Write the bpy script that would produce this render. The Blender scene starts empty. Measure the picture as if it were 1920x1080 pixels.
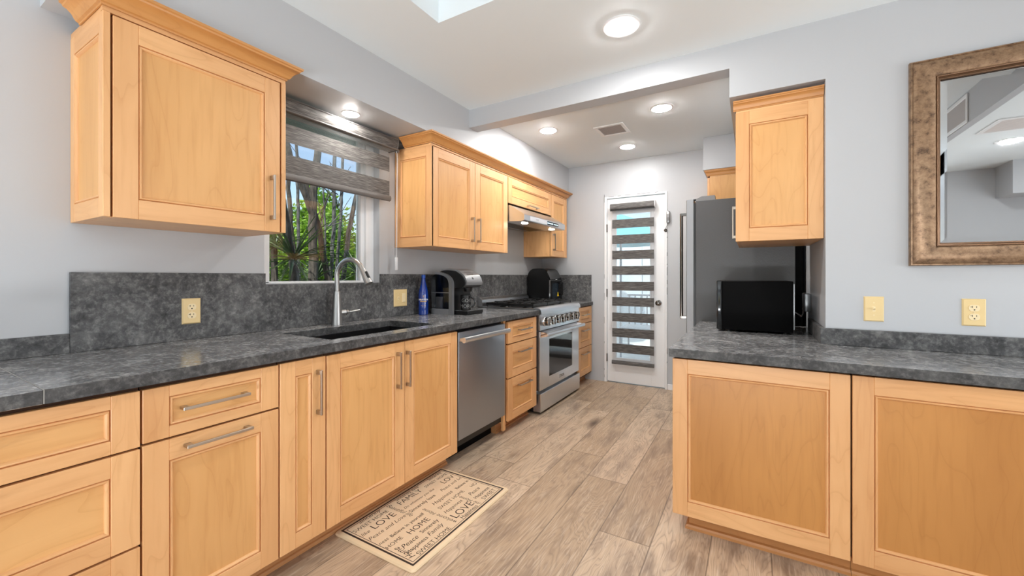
import bpy, bmesh, math, random
from mathutils import Vector, Matrix

# ------------------------------------------------------------------ camera, world, exposure
scn = bpy.context.scene
COL = scn.collection
R = math.radians
F_PX = 765.3
cam_d = bpy.data.cameras.new('camera')
cam = bpy.data.objects.new('camera', cam_d)
COL.objects.link(cam)
cam.location = (0, 0, 1.21)
cam.rotation_euler = (R(90), 0, R(30.486))
cam_d.sensor_width = 36
cam_d.lens = F_PX / 1920 * 36
cam_d.shift_y = -22 / 1920
cam_d.clip_start = .02
scn.camera = cam

world = bpy.data.worlds.new('sky')
scn.world = world
world.use_nodes = True
wn = world.node_tree.nodes
wl = world.node_tree.links
wn.clear()
sky = wn.new('ShaderNodeTexSky')
sky.sky_type = 'NISHITA'
sky.sun_disc = False
sky.sun_elevation = R(52)
sky.sun_rotation = R(200)
sky.air_density = 1.0
sky.dust_density = 2.5
bg = wn.new('ShaderNodeBackground')
bg.inputs['Strength'].default_value = .23
wo = wn.new('ShaderNodeOutputWorld')
wl.new(sky.outputs[0], bg.inputs[0])
wl.new(bg.outputs[0], wo.inputs[0])

sun_d = bpy.data.lights.new('sun', 'SUN')
sun = bpy.data.objects.new('sun', sun_d)
COL.objects.link(sun)
sun_d.energy = 4.5
sun_d.angle = R(.6)
sun_d.color = (1, .95, .86)
sun.rotation_euler = (R(36), 0, R(28))      # high over the roof, on the garden and the patio only

# added uplight behind the camera to brighten the ceiling (made-up glazing built below)
uplight_d = bpy.data.lights.new('added_uplight', 'AREA')
uplight = bpy.data.objects.new('added_uplight', uplight_d)
COL.objects.link(uplight)
uplight_d.shape = 'RECTANGLE'
uplight_d.size, uplight_d.size_y = 2.6, .7
uplight_d.energy = 170
uplight_d.color = (.92, .96, 1)
uplight.location = (-.45, -3.10, .12)
uplight.rotation_euler = (R(172), 0, 0)            # added lamp low over the floor, aimed up to lighten the ceiling
# added side fill for the left cabinets and soffit, at a made-up window
side_d = bpy.data.lights.new('added_side_fill', 'AREA')
side = bpy.data.objects.new('added_side_fill', side_d)
COL.objects.link(side)
side_d.shape = 'RECTANGLE'
side_d.size, side_d.size_y = 2.1, 1.5
side_d.energy = 46
side_d.color = (.97, .98, 1)
side.location = (3.36, 1.43, 1.2)
side.rotation_euler = (R(134), 0, R(90))
LAMP = 235.0            # emission of the recessed lamps

scn.view_settings.view_transform = 'Standard'
scn.view_settings.look = 'None'
scn.view_settings.gamma = 1
scn.view_settings.use_curve_mapping = False
scn.view_settings.exposure = 0.44
try:
    scn.cycles.use_denoising = True
    scn.cycles.denoiser = 'OPENIMAGEDENOISE'
    scn.cycles.max_bounces = 10
    scn.cycles.diffuse_bounces = 6
    scn.cycles.transparent_max_bounces = 12
    scn.cycles.sample_clamp_indirect = 6
    scn.cycles.caustics_reflective = False
    scn.cycles.caustics_refractive = False
except Exception:
    pass

# ------------------------------------------------------------------ materials
def srgb(r, g, b):
    f = lambda c: ((c / 255 + .055) / 1.055) ** 2.4 if c > 10 else c / 255 / 12.92
    return (f(r), f(g), f(b), 1)

def new_mat(name):
    m = bpy.data.materials.new(name)
    m.use_nodes = True
    nt = m.node_tree
    return m, nt, nt.nodes, nt.links, nt.nodes['Principled BSDF']

def plain(name, col, rough=.5, metal=0, spec=.5, **kw):
    m, nt, n, l, b = new_mat(name)
    b.inputs['Base Color'].default_value = col
    b.inputs['Roughness'].default_value = rough
    b.inputs['Metallic'].default_value = metal
    b.inputs['Specular IOR Level'].default_value = spec
    for k, v in kw.items():
        b.inputs[k.replace('_', ' ')].default_value = v
    return m

def node(n, t, **kw):
    x = n.new(t)
    for k, v in kw.items():
        setattr(x, k, v)
    return x

def ramp(n, stops):
    r = n.new('ShaderNodeValToRGB')
    e = r.color_ramp.elements
    while len(e) < len(stops):
        e.new(.5)
    for i, (p, c) in enumerate(stops):
        e[i].position = p
        e[i].color = c
    return r

def coords(n, l, scale, offset=True):
    tc = n.new('ShaderNodeTexCoord')
    mp = n.new('ShaderNodeMapping')
    mp.inputs['Scale'].default_value = scale
    if offset:
        oi = n.new('ShaderNodeObjectInfo')
        mul = n.new('ShaderNodeMath'); mul.operation = 'MULTIPLY'; mul.inputs[1].default_value = 41.0
        l.new(oi.outputs['Random'], mul.inputs[0])
        add = n.new('ShaderNodeVectorMath'); add.operation = 'ADD'
        l.new(tc.outputs['Object'], add.inputs[0]); l.new(mul.outputs[0], add.inputs[1])
        l.new(add.outputs[0], mp.inputs[0])
    else:
        l.new(tc.outputs['Object'], mp.inputs[0])
    return mp

def maple(name, axis, light, dark, line=.28):
    m, nt, n, l, b = new_mat(name)
    s = [3.6, 3.6, 3.6]; s['xyz'.index(axis)] = .75
    mp = coords(n, l, s)
    fig = node(n, 'ShaderNodeTexNoise'); fig.inputs['Scale'].default_value = 1.25; fig.inputs['Detail'].default_value = 2.2; fig.inputs['Roughness'].default_value = .5; fig.inputs['Distortion'].default_value = .35
    l.new(mp.outputs[0], fig.inputs['Vector'])
    mul = node(n, 'ShaderNodeMath', operation='MULTIPLY'); mul.inputs[1].default_value = 13
    l.new(fig.outputs[0], mul.inputs[0])
    fr = node(n, 'ShaderNodeMath', operation='FRACT'); l.new(mul.outputs[0], fr.inputs[0])
    rg = ramp(n, [(0, (1, 1, 1, 1)), (.1, (.25, .25, .25, 1)), (.5, (0, 0, 0, 1)), (1, (.35, .35, .35, 1))])
    l.new(fr.outputs[0], rg.inputs[0])
    s2 = [34, 34, 34]; s2['xyz'.index(axis)] = 2.6
    mp2 = coords(n, l, s2)
    fl = node(n, 'ShaderNodeTexNoise'); fl.inputs['Scale'].default_value = 1.6; fl.inputs['Detail'].default_value = 5
    l.new(mp2.outputs[0], fl.inputs['Vector'])
    big = node(n, 'ShaderNodeTexNoise'); big.inputs['Scale'].default_value = .7; big.inputs['Detail'].default_value = 2
    l.new(mp.outputs[0], big.inputs['Vector'])
    mid = tuple((a * .55 + c * .45) for a, c in zip(light, dark))
    rb = ramp(n, [(.3, light), (.72, mid)])
    l.new(big.outputs[0], rb.inputs[0])
    mx = node(n, 'ShaderNodeMixRGB', blend_type='MIX'); mx.inputs[2].default_value = dark
    f1 = node(n, 'ShaderNodeMath', operation='MULTIPLY'); f1.inputs[1].default_value = line
    l.new(rg.outputs[0], f1.inputs[0]); l.new(f1.outputs[0], mx.inputs[0]); l.new(rb.outputs[0], mx.inputs[1])
    mx2 = node(n, 'ShaderNodeMixRGB', blend_type='MIX'); mx2.inputs[2].default_value = dark
    r2 = ramp(n, [(.5, (0, 0, 0, 1)), (.8, (.3, .3, .3, 1))]); l.new(fl.outputs[0], r2.inputs[0])
    l.new(r2.outputs[0], mx2.inputs[0]); l.new(mx.outputs[0], mx2.inputs[1])
    l.new(mx2.outputs[0], b.inputs['Base Color'])
    b.inputs['Roughness'].default_value = .36
    b.inputs['Specular IOR Level'].default_value = .45
    return m

ML, MD = srgb(238, 187, 132), srgb(186, 122, 66)
PL, PD = srgb(234, 183, 122), srgb(184, 122, 58)
MAPLE = {a: maple('maple_frame_' + a, a, ML, MD) for a in 'xyz'}
PENPANEL = {a: maple('maple_panel_dimmed_' + a, a, srgb(206, 147, 82), srgb(154, 98, 46), .24) for a in 'xyz'}  # own yellower maple, plus the dimmer light on the peninsula put into the colour
PANEL = {a: maple('maple_panel_' + a, a, PL, PD, .26) for a in 'xyz'}
CROWN = {a: maple('maple_crown_' + a, a, srgb(208, 150, 88), srgb(160, 98, 46), .2) for a in 'xyz'}
DARKGAP = plain('shadow_gap_wood', srgb(70, 42, 22), .8)
TOEWOOD = maple('maple_toe', 'y', srgb(200, 146, 96), srgb(150, 98, 56), .2)
TOEWOODX = maple('maple_toe_x', 'x', srgb(196, 138, 84), srgb(146, 94, 50), .2)

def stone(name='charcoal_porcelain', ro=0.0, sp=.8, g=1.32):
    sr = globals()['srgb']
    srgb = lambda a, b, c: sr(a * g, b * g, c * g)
    m, nt, n, l, b = new_mat(name)
    mp = coords(n, l, (1, 1, 1), False)
    a = node(n, 'ShaderNodeTexNoise'); a.inputs['Scale'].default_value = 5.5; a.inputs['Detail'].default_value = 9; a.inputs['Roughness'].default_value = .68; a.inputs['Distortion'].default_value = .6
    c = node(n, 'ShaderNodeTexNoise'); c.inputs['Scale'].default_value = 62; c.inputs['Detail'].default_value = 5; c.inputs['Roughness'].default_value = .62
    v = node(n, 'ShaderNodeTexNoise'); v.inputs['Scale'].default_value = 21; v.inputs['Detail'].default_value = 8; v.inputs['Roughness'].default_value = .75; v.inputs['Distortion'].default_value = .4
    for t in (a, c, v):
        l.new(mp.outputs[0], t.inputs['Vector'])
    ra = ramp(n, [(.36, srgb(52, 52, 53)), (.5, srgb(92, 92, 93)), (.64, srgb(142, 142, 141))])
    l.new(a.outputs[0], ra.inputs[0])
    rc = ramp(n, [(.38, srgb(30, 30, 31)), (.52, srgb(84, 84, 85)), (.66, srgb(168, 167, 165))])
    l.new(c.outputs[0], rc.inputs[0])
    mx = node(n, 'ShaderNodeMixRGB', blend_type='MIX'); mx.inputs[0].default_value = .45
    l.new(ra.outputs[0], mx.inputs[1]); l.new(rc.outputs[0], mx.inputs[2])
    rv = ramp(n, [(.36, srgb(50, 50, 51)), (.52, srgb(96, 96, 97)), (.66, srgb(154, 153, 151))]); l.new(v.outputs[0], rv.inputs[0])
    mx2 = node(n, 'ShaderNodeMixRGB', blend_type='MIX'); mx2.inputs[0].default_value = .45
    l.new(mx.outputs[0], mx2.inputs[1]); l.new(rv.outputs[0], mx2.inputs[2])
    l.new(mx2.outputs[0], b.inputs['Base Color'])
    rr = ramp(n, [(.3, (.13 + ro,) * 3 + (1,)), (.7, (.26 + ro,) * 3 + (1,))]); l.new(c.outputs[0], rr.inputs[0]); l.new(rr.outputs[0], b.inputs['Roughness'])
    bp = node(n, 'ShaderNodeBump'); bp.inputs['Strength'].default_value = .1; bp.inputs['Distance'].default_value = .002
    l.new(c.outputs[0], bp.inputs['Height']); l.new(bp.outputs[0], b.inputs['Normal'])
    b.inputs['Specular IOR Level'].default_value = sp
    return m
STONE = stone()  # worktop tops: gloss brightness lifted into the slab colour
STONE_E = stone('charcoal_porcelain_edge_shaded', .3, .25, .82)  # same slab as the tops, edge shade put into a darker colour
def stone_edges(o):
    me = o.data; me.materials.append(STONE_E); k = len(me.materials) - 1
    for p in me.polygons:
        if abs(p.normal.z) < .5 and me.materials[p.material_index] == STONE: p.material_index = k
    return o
STONE_V = stone('charcoal_porcelain_matte', .38, .25, .98)
GROUT = plain('pale_grout', srgb(150, 148, 144), .7)

def wallmat(name, col, rough, amp=.06):
    m, nt, n, l, b = new_mat(name)
    mp = coords(n, l, (1, 1, 1), False)
    t = node(n, 'ShaderNodeTexNoise'); t.inputs['Scale'].default_value = 120; t.inputs['Detail'].default_value = 3
    l.new(mp.outputs[0], t.inputs['Vector'])
    bp = node(n, 'ShaderNodeBump'); bp.inputs['Strength'].default_value = amp; bp.inputs['Distance'].default_value = .002
    l.new(t.outputs[0], bp.inputs['Height']); l.new(bp.outputs[0], b.inputs['Normal'])
    b.inputs['Base Color'].default_value = col
    b.inputs['Roughness'].default_value = rough
    b.inputs['Specular IOR Level'].default_value = .4
    return m
WALL = wallmat('cool_grey_paint', srgb(188, 190, 193), .42)
CEIL = wallmat('ceiling_white', srgb(233, 240, 243), .7, .04)
WHITE = plain('white_gloss_paint', srgb(236, 236, 237), .3)
VINYL = plain('white_vinyl', srgb(238, 239, 240), .3)
CHIP = plain('chipped_edge', srgb(84, 80, 76), .8)

def steel(name, base, rough, axis='z', amp=.03):
    m, nt, n, l, b = new_mat(name)
    s = [1.0, 1.0, 1.0]
    for i in range(3):
        s[i] = 2 if 'xyz'[i] == axis else 160
    mp = coords(n, l, s)
    t = node(n, 'ShaderNodeTexNoise'); t.inputs['Scale'].default_value = 2.5; t.inputs['Detail'].default_value = 4
    l.new(mp.outputs[0], t.inputs['Vector'])
    r = ramp(n, [(.3, (rough * .92,) * 3 + (1,)), (.7, (rough * 1.08,) * 3 + (1,))])
    l.new(t.outputs[0], r.inputs[0]); l.new(r.outputs[0], b.inputs['Roughness'])
    bp = node(n, 'ShaderNodeBump'); bp.inputs['Strength'].default_value = amp * .3; bp.inputs['Distance'].default_value = .0004
    l.new(t.outputs[0], bp.inputs['Height']); l.new(bp.outputs[0], b.inputs['Normal'])
    b.inputs['Base Color'].default_value = base
    b.inputs['Metallic'].default_value = 1
    return m
STEEL = steel('brushed_steel', srgb(222, 225, 229), .3, 'y')
STEEL_DW = steel('dark_brushed_steel', srgb(164, 170, 178), .42, 'z')
NICKEL = steel('brushed_nickel', srgb(186, 176, 164), .3, 'z', .02)
CHROME = plain('polished_chrome', srgb(222, 222, 222), .09, 1)
FAUCET = steel('brushed_faucet_steel', srgb(178, 177, 175), .36, 'z')
SMOKECHROME = plain('smoked_chrome', srgb(104, 100, 96), .14, 1)
FRIDGEDOOR = steel('satin_fridge_steel', srgb(150, 151, 153), .5, 'z')
BLACK = plain('black_plastic', srgb(12, 12, 13), .35)
BLACKGLOSS = plain('black_gloss', srgb(6, 6, 7), .08, 0, .5)
BLACKMETAL = plain('black_enamel_iron', srgb(20, 20, 21), .42, 0, .6)
BLACKMATTE = plain('matte_black_case', srgb(4, 4, 5), .75, 0, .12)
SINKBLACK = plain('black_granite_sink', srgb(16, 16, 17), .35)
GREYPLASTIC = plain('grey_plastic', srgb(120, 121, 123), .35)
SILVERPLASTIC = plain('silver_plastic', srgb(150, 151, 153), .28, .6)
IVORY = plain('ivory_plastic', srgb(232, 205, 150), .3)
IVORYLIGHT = plain('light_ivory_plastic', srgb(240, 220, 178), .3)
HOLE = plain('dark_slot', srgb(18, 12, 8), .8)
LETTERWHITE = plain('white_print', srgb(232, 232, 228), .5)
LETTERBROWN = plain('dark_brown_print', srgb(44, 32, 26), .6)
GOLD = plain('gold_print', srgb(206, 168, 84), .4)
YELLOW = plain('yellow_sticker', srgb(245, 208, 24), .5)
BLUEGLASS = plain('cobalt_bottle', srgb(10, 52, 140), .06, 0, .7)
BLUEGLASS.node_tree.nodes['Principled BSDF'].inputs['Coat Weight'].default_value = .6
BLUECAP = plain('blue_cap', srgb(18, 74, 168), .35)

def emit(name, col, strength):
    m = bpy.data.materials.new(name); m.use_nodes = True
    n = m.node_tree.nodes; n.clear()
    e = n.new('ShaderNodeEmission'); o = n.new('ShaderNodeOutputMaterial')
    e.inputs[0].default_value = col; e.inputs[1].default_value = strength
    m.node_tree.links.new(e.outputs[0], o.inputs[0])
    return m
LENS = emit('lamp_lens', (1, .985, .96, 1), LAMP)
LENS_FAR = emit('far_lamp_lens', (1, .985, .96, 1), LAMP * .6)
LENS_SMALL = emit('soffit_lamp_lens', (1, .96, .90, 1), LAMP * .9)
LENS_HOOD = emit('hood_lamp_lens', (1, .93, .82, 1), 60)
LED = emit('hood_led', (.55, .85, 1, 1), 3.0)

def glass(name, tint, refl=.12):
    m = bpy.data.materials.new(name); m.use_nodes = True
    n = m.node_tree.nodes; l = m.node_tree.links; n.clear()
    o = n.new('ShaderNodeOutputMaterial'); mx = n.new('ShaderNodeMixShader')
    t = n.new('ShaderNodeBsdfTransparent'); g = n.new('ShaderNodeBsdfGlossy'); fr = n.new('ShaderNodeFresnel')
    t.inputs[0].default_value = tint; g.inputs['Roughness'].default_value = .02
    fr.inputs[0].default_value = 1.45
    l.new(fr.outputs[0], mx.inputs[0]); l.new(t.outputs[0], mx.inputs[1]); l.new(g.outputs[0], mx.inputs[2]); l.new(mx.outputs[0], o.inputs[0])
    return m
GLASS = glass('clear_pane', (.95, .98, .98, 1))
CLEARPLASTIC = glass('smoke_plastic', (.42, .42, .43, 1))
CORDPLASTIC = plain('clear_cord', srgb(225, 226, 228), .25)

def sheer(name, col, op):
    m = bpy.data.materials.new(name); m.use_nodes = True
    n = m.node_tree.nodes; l = m.node_tree.links; n.clear()
    o = n.new('ShaderNodeOutputMaterial'); mx = n.new('ShaderNodeMixShader'); ad = n.new('ShaderNodeMixShader')
    t = n.new('ShaderNodeBsdfTransparent'); d = n.new('ShaderNodeBsdfDiffuse'); tr = n.new('ShaderNodeBsdfTranslucent')
    d.inputs[0].default_value = col; tr.inputs[0].default_value = col
    ad.inputs[0].default_value = .5
    l.new(d.outputs[0], ad.inputs[1]); l.new(tr.outputs[0], ad.inputs[2])
    mx.inputs[0].default_value = op
    l.new(t.outputs[0], mx.inputs[1]); l.new(ad.outputs[0], mx.inputs[2]); l.new(mx.outputs[0], o.inputs[0])
    return m
SHEER = sheer('sheer_mesh', srgb(190, 196, 196), .10)
SHEER_DOOR = sheer('sheer_mesh_door', srgb(232, 236, 240), .25)

def fabric(name, axis):
    m, nt, n, l, b = new_mat(name)
    s = [300, 300, 300]; s['xyz'.index(axis)] = 16
    mp = coords(n, l, s)
    t = node(n, 'ShaderNodeTexNoise'); t.inputs['Scale'].default_value = 1; t.inputs['Detail'].default_value = 4
    l.new(mp.outputs[0], t.inputs['Vector'])
    r = ramp(n, [(.34, srgb(54, 51, 50)), (.5, srgb(84, 81, 79)), (.68, srgb(122, 119, 116))])
    l.new(t.outputs[0], r.inputs[0]); l.new(r.outputs[0], b.inputs['Base Color'])
    b.inputs['Roughness'].default_value = .62
    b.inputs['Sheen Weight'].default_value = .2
    bp = node(n, 'ShaderNodeBump'); bp.inputs['Strength'].default_value = .25; bp.inputs['Distance'].default_value = .001
    l.new(t.outputs[0], bp.inputs['Height']); l.new(bp.outputs[0], b.inputs['Normal'])
    return m
FAB_Y = fabric('charcoal_weave_y', 'y')
FAB_X = fabric('charcoal_weave_x', 'x')
RAILGREY = plain('grey_rail', srgb(104, 101, 99), .38)
FRIDGESIDE = wallmat('textured_grey_steel', srgb(84, 84, 85), .42, .5)
FRIDGESIDE.node_tree.nodes['Principled BSDF'].inputs['Metallic'].default_value = .3

def oakfloor():
    m, nt, n, l, b = new_mat('grey_brown_oak_plank')
    at = node(n, 'ShaderNodeAttribute', attribute_name='plank')
    tc = node(n, 'ShaderNodeTexCoord')
    sep = node(n, 'ShaderNodeSeparateColor'); l.new(at.outputs['Color'], sep.inputs[0])
    off = node(n, 'ShaderNodeVectorMath', operation='SCALE'); off.inputs['Scale'].default_value = 17
    l.new(at.outputs['Color'], off.inputs[0])
    add = node(n, 'ShaderNodeVectorMath', operation='ADD'); l.new(tc.outputs['Object'], add.inputs[0]); l.new(off.outputs[0], add.inputs[1])
    def mapped(s):
        mp = node(n, 'ShaderNodeMapping'); mp.inputs['Scale'].default_value = s; l.new(add.outputs[0], mp.inputs[0]); return mp
    m1 = mapped((5.2, .9, 1)); m2 = mapped((110, 5, 1)); m3 = mapped((11, 3.0, 1))
    fig = node(n, 'ShaderNodeTexNoise'); fig.inputs['Scale'].default_value = 1.3; fig.inputs['Detail'].default_value = 3; fig.inputs['Distortion'].default_value = .5
    l.new(m1.outputs[0], fig.inputs['Vector'])
    mu = node(n, 'ShaderNodeMath', operation='MULTIPLY'); mu.inputs[1].default_value = 26; l.new(fig.outputs[0], mu.inputs[0])
    fr = node(n, 'ShaderNodeMath', operation='FRACT'); l.new(mu.outputs[0], fr.inputs[0])
    rl = ramp(n, [(0, (1, 1, 1, 1)), (.22, (.15, .15, .15, 1)), (.6, (0, 0, 0, 1)), (1, (.5, .5, .5, 1))]); l.new(fr.outputs[0], rl.inputs[0])
    fine = node(n, 'ShaderNodeTexNoise'); fine.inputs['Scale'].default_value = 1.5; fine.inputs['Detail'].default_value = 5; l.new(m2.outputs[0], fine.inputs['Vector'])
    blot = node(n, 'ShaderNodeTexNoise'); blot.inputs['Scale'].default_value = 1.0; blot.inputs['Detail'].default_value = 4; l.new(m3.outputs[0], blot.inputs['Vector'])
    rb = ramp(n, [(0, srgb(176, 150, 122)), (.5, srgb(192, 166, 138)), (1, srgb(208, 183, 156))]); l.new(sep.outputs[0], rb.inputs[0])
    x1 = node(n, 'ShaderNodeMixRGB', blend_type='MIX'); x1.inputs[2].default_value = srgb(122, 100, 84)
    k1 = ramp(n, [(.48, (0, 0, 0, 1)), (.74, (.8, .8, .8, 1))]); l.new(blot.outputs[0], k1.inputs[0])
    l.new(k1.outputs[0], x1.inputs[0]); l.new(rb.outputs[0], x1.inputs[1])
    x2 = node(n, 'ShaderNodeMixRGB', blend_type='MIX'); x2.inputs[2].default_value = srgb(132, 110, 93)
    g = node(n, 'ShaderNodeMath', operation='MULTIPLY'); g.inputs[1].default_value = .62; l.new(rl.outputs[0], g.inputs[0])
    l.new(g.outputs[0], x2.inputs[0]); l.new(x1.outputs[0], x2.inputs[1])
    x3 = node(n, 'ShaderNodeMixRGB', blend_type='MIX'); x3.inputs[2].default_value = srgb(224, 204, 182)
    k3 = ramp(n, [(.5, (0, 0, 0, 1)), (.75, (.55, .55, .55, 1))]); l.new(fine.outputs[0], k3.inputs[0])
    l.new(k3.outputs[0], x3.inputs[0]); l.new(x2.outputs[0], x3.inputs[1])
    # knots: sparse dark voronoi cores
    mk = mapped((3.4, 1.25, 1))
    vo = node(n, 'ShaderNodeTexVoronoi'); vo.inputs['Scale'].default_value = 1; l.new(mk.outputs[0], vo.inputs['Vector'])
    kk = ramp(n, [(.03, (.85, .85, .85, 1)), (.13, (.25, .25, .25, 1)), (.24, (0, 0, 0, 1))]); l.new(vo.outputs['Distance'], kk.inputs[0])
    x4 = node(n, 'ShaderNodeMixRGB', blend_type='MIX'); x4.inputs[2].default_value = srgb(62, 46, 36)
    l.new(kk.outputs[0], x4.inputs[0]); l.new(x3.outputs[0], x4.inputs[1])
    # seams from the plank's own uv (metres from its edges)
    uv = node(n, 'ShaderNodeUVMap', uv_map='edge')
    su = node(n, 'ShaderNodeSeparateXYZ'); l.new(uv.outputs[0], su.inputs[0])
    mn = node(n, 'ShaderNodeMath', operation='MINIMUM')
    def edge(sock, w):
        a = node(n, 'ShaderNodeMath', operation='SUBTRACT'); a.inputs[0].default_value = 1; l.new(sock, a.inputs[1])
        mi = node(n, 'ShaderNodeMath', operation='MINIMUM'); l.new(sock, mi.inputs[0]); l.new(a.outputs[0], mi.inputs[1])
        sc = node(n, 'ShaderNodeMath', operation='MULTIPLY'); sc.inputs[1].default_value = w; l.new(mi.outputs[0], sc.inputs[0])
        return sc
    l.new(edge(su.outputs[0], .2325).outputs[0], mn.inputs[0]); l.new(edge(su.outputs[1], 1.5).outputs[0], mn.inputs[1])
    se = ramp(n, [(.0007, (.75, .75, .75, 1)), (.002, (0, 0, 0, 1))]); l.new(mn.outputs[0], se.inputs[0])
    x5 = node(n, 'ShaderNodeMixRGB', blend_type='MIX'); x5.inputs[2].default_value = srgb(70, 54, 44)
    l.new(se.outputs[0], x5.inputs[0]); l.new(x4.outputs[0], x5.inputs[1])
    l.new(x5.outputs[0], b.inputs['Base Color'])
    rr = ramp(n, [(.3, (.34, .34, .34, 1)), (.7, (.5, .5, .5, 1))]); l.new(fine.outputs[0], rr.inputs[0]); l.new(rr.outputs[0], b.inputs['Roughness'])
    bp = node(n, 'ShaderNodeBump'); bp.inputs['Strength'].default_value = .15; bp.inputs['Distance'].default_value = .001
    l.new(fine.outputs[0], bp.inputs['Height']); l.new(bp.outputs[0], b.inputs['Normal'])
    b.inputs['Specular IOR Level'].default_value = .45
    return m
OAK = oakfloor()

def mirrorframe():
    m, nt, n, l, b = new_mat('champagne_leaf')
    mp = coords(n, l, (1, 1, 1))
    t = node(n, 'ShaderNodeTexNoise'); t.inputs['Scale'].default_value = 38; t.inputs['Detail'].default_value = 8; t.inputs['Roughness'].default_value = .72
    t2 = node(n, 'ShaderNodeTexNoise'); t2.inputs['Scale'].default_value = 9; t2.inputs['Detail'].default_value = 5
    for q in (t, t2): l.new(mp.outputs[0], q.inputs['Vector'])
    r = ramp(n, [(.33, srgb(100, 82, 68)), (.46, srgb(158, 132, 107)), (.62, srgb(186, 160, 132))]); l.new(t.outputs[0], r.inputs[0])
    r2 = ramp(n, [(.3, srgb(158, 134, 110)), (.6, srgb(196, 170, 144))]); l.new(t2.outputs[0], r2.inputs[0])
    mx = node(n, 'ShaderNodeMixRGB', blend_type='MULTIPLY'); mx.inputs[0].default_value = .5
    l.new(r.outputs[0], mx.inputs[1]); l.new(r2.outputs[0], mx.inputs[2]); l.new(mx.outputs[0], b.inputs['Base Color'])
    b.inputs['Metallic'].default_value = .55; b.inputs['Roughness'].default_value = .36
    bp = node(n, 'ShaderNodeBump'); bp.inputs['Strength'].default_value = .35; bp.inputs['Distance'].default_value = .002
    l.new(t.outputs[0], bp.inputs['Height']); l.new(bp.outputs[0], b.inputs['Normal'])
    return m
LEAFGOLD = mirrorframe()
LEAFEDGE = plain('bronze_step', srgb(120, 92, 70), .3, .7)
MIRROR = plain('silvered_mirror', srgb(196, 199, 201), .015, 1)
MATTOP = wallmat('cream_mat_foam', srgb(226, 200, 168), .6, .15)
MATEDGE = plain('cream_mat_edge', srgb(226, 202, 166), .5)

def noisy(name, c1, c2, scale, rough=.8, stretch=(1, 1, 1)):
    m, nt, n, l, b = new_mat(name)
    mp = coords(n, l, stretch)
    t = node(n, 'ShaderNodeTexNoise'); t.inputs['Scale'].default_value = scale; t.inputs['Detail'].default_value = 6
    l.new(mp.outputs[0], t.inputs['Vector'])
    r = ramp(n, [(.35, c1), (.65, c2)]); l.new(t.outputs[0], r.inputs[0]); l.new(r.outputs[0], b.inputs['Base Color'])
    b.inputs['Roughness'].default_value = rough
    return m
BARK = noisy('grey_bark', srgb(58, 56, 54), srgb(106, 106, 104), 14, .9, (3, 3, 1))
BARK2 = noisy('brown_bark', srgb(54, 49, 44), srgb(98, 90, 82), 14, .9, (3, 3, 1))

def leafmat(name, c1, c2):
    m = bpy.data.materials.new(name); m.use_nodes = True
    n = m.node_tree.nodes; l = m.node_tree.links
    b = n['Principled BSDF']; o = n['Material Output']
    tc = n.new('ShaderNodeTexCoord'); t = n.new('ShaderNodeTexNoise'); t.inputs['Scale'].default_value = 5; t.inputs['Detail'].default_value = 4
    l.new(tc.outputs['Object'], t.inputs['Vector'])
    r = ramp(n, [(.35, c1), (.65, c2)]); l.new(t.outputs[0], r.inputs[0]); l.new(r.outputs[0], b.inputs['Base Color'])
    b.inputs['Roughness'].default_value = .45
    tr = n.new('ShaderNodeBsdfTranslucent'); l.new(r.outputs[0], tr.inputs[0])
    mx = n.new('ShaderNodeMixShader'); mx.inputs[0].default_value = .35
    l.new(b.outputs[0], mx.inputs[1]); l.new(tr.outputs[0], mx.inputs[2]); l.new(mx.outputs[0], o.inputs[0])
    return m
LEAF = leafmat('bright_leaf', srgb(78, 124, 38), srgb(168, 204, 74))
LEAFD = leafmat('dark_leaf', srgb(36, 70, 36), srgb(88, 128, 56))
BLADE = leafmat('sword_leaf', srgb(44, 70, 44), srgb(104, 128, 78))
SOIL = noisy('garden_soil', srgb(70, 66, 50), srgb(112, 112, 78), 8)
PAVE = noisy('patio_concrete', srgb(206, 212, 208), srgb(226, 230, 224), 6)
TEAL = plain('teal_canvas', srgb(74, 182, 200), .7)
PALEBLUE = noisy('pale_siding', srgb(206, 224, 236), srgb(232, 242, 248), 2)
PATIOMETAL = plain('grey_patio_metal', srgb(140, 150, 158), .5, .5)

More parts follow.
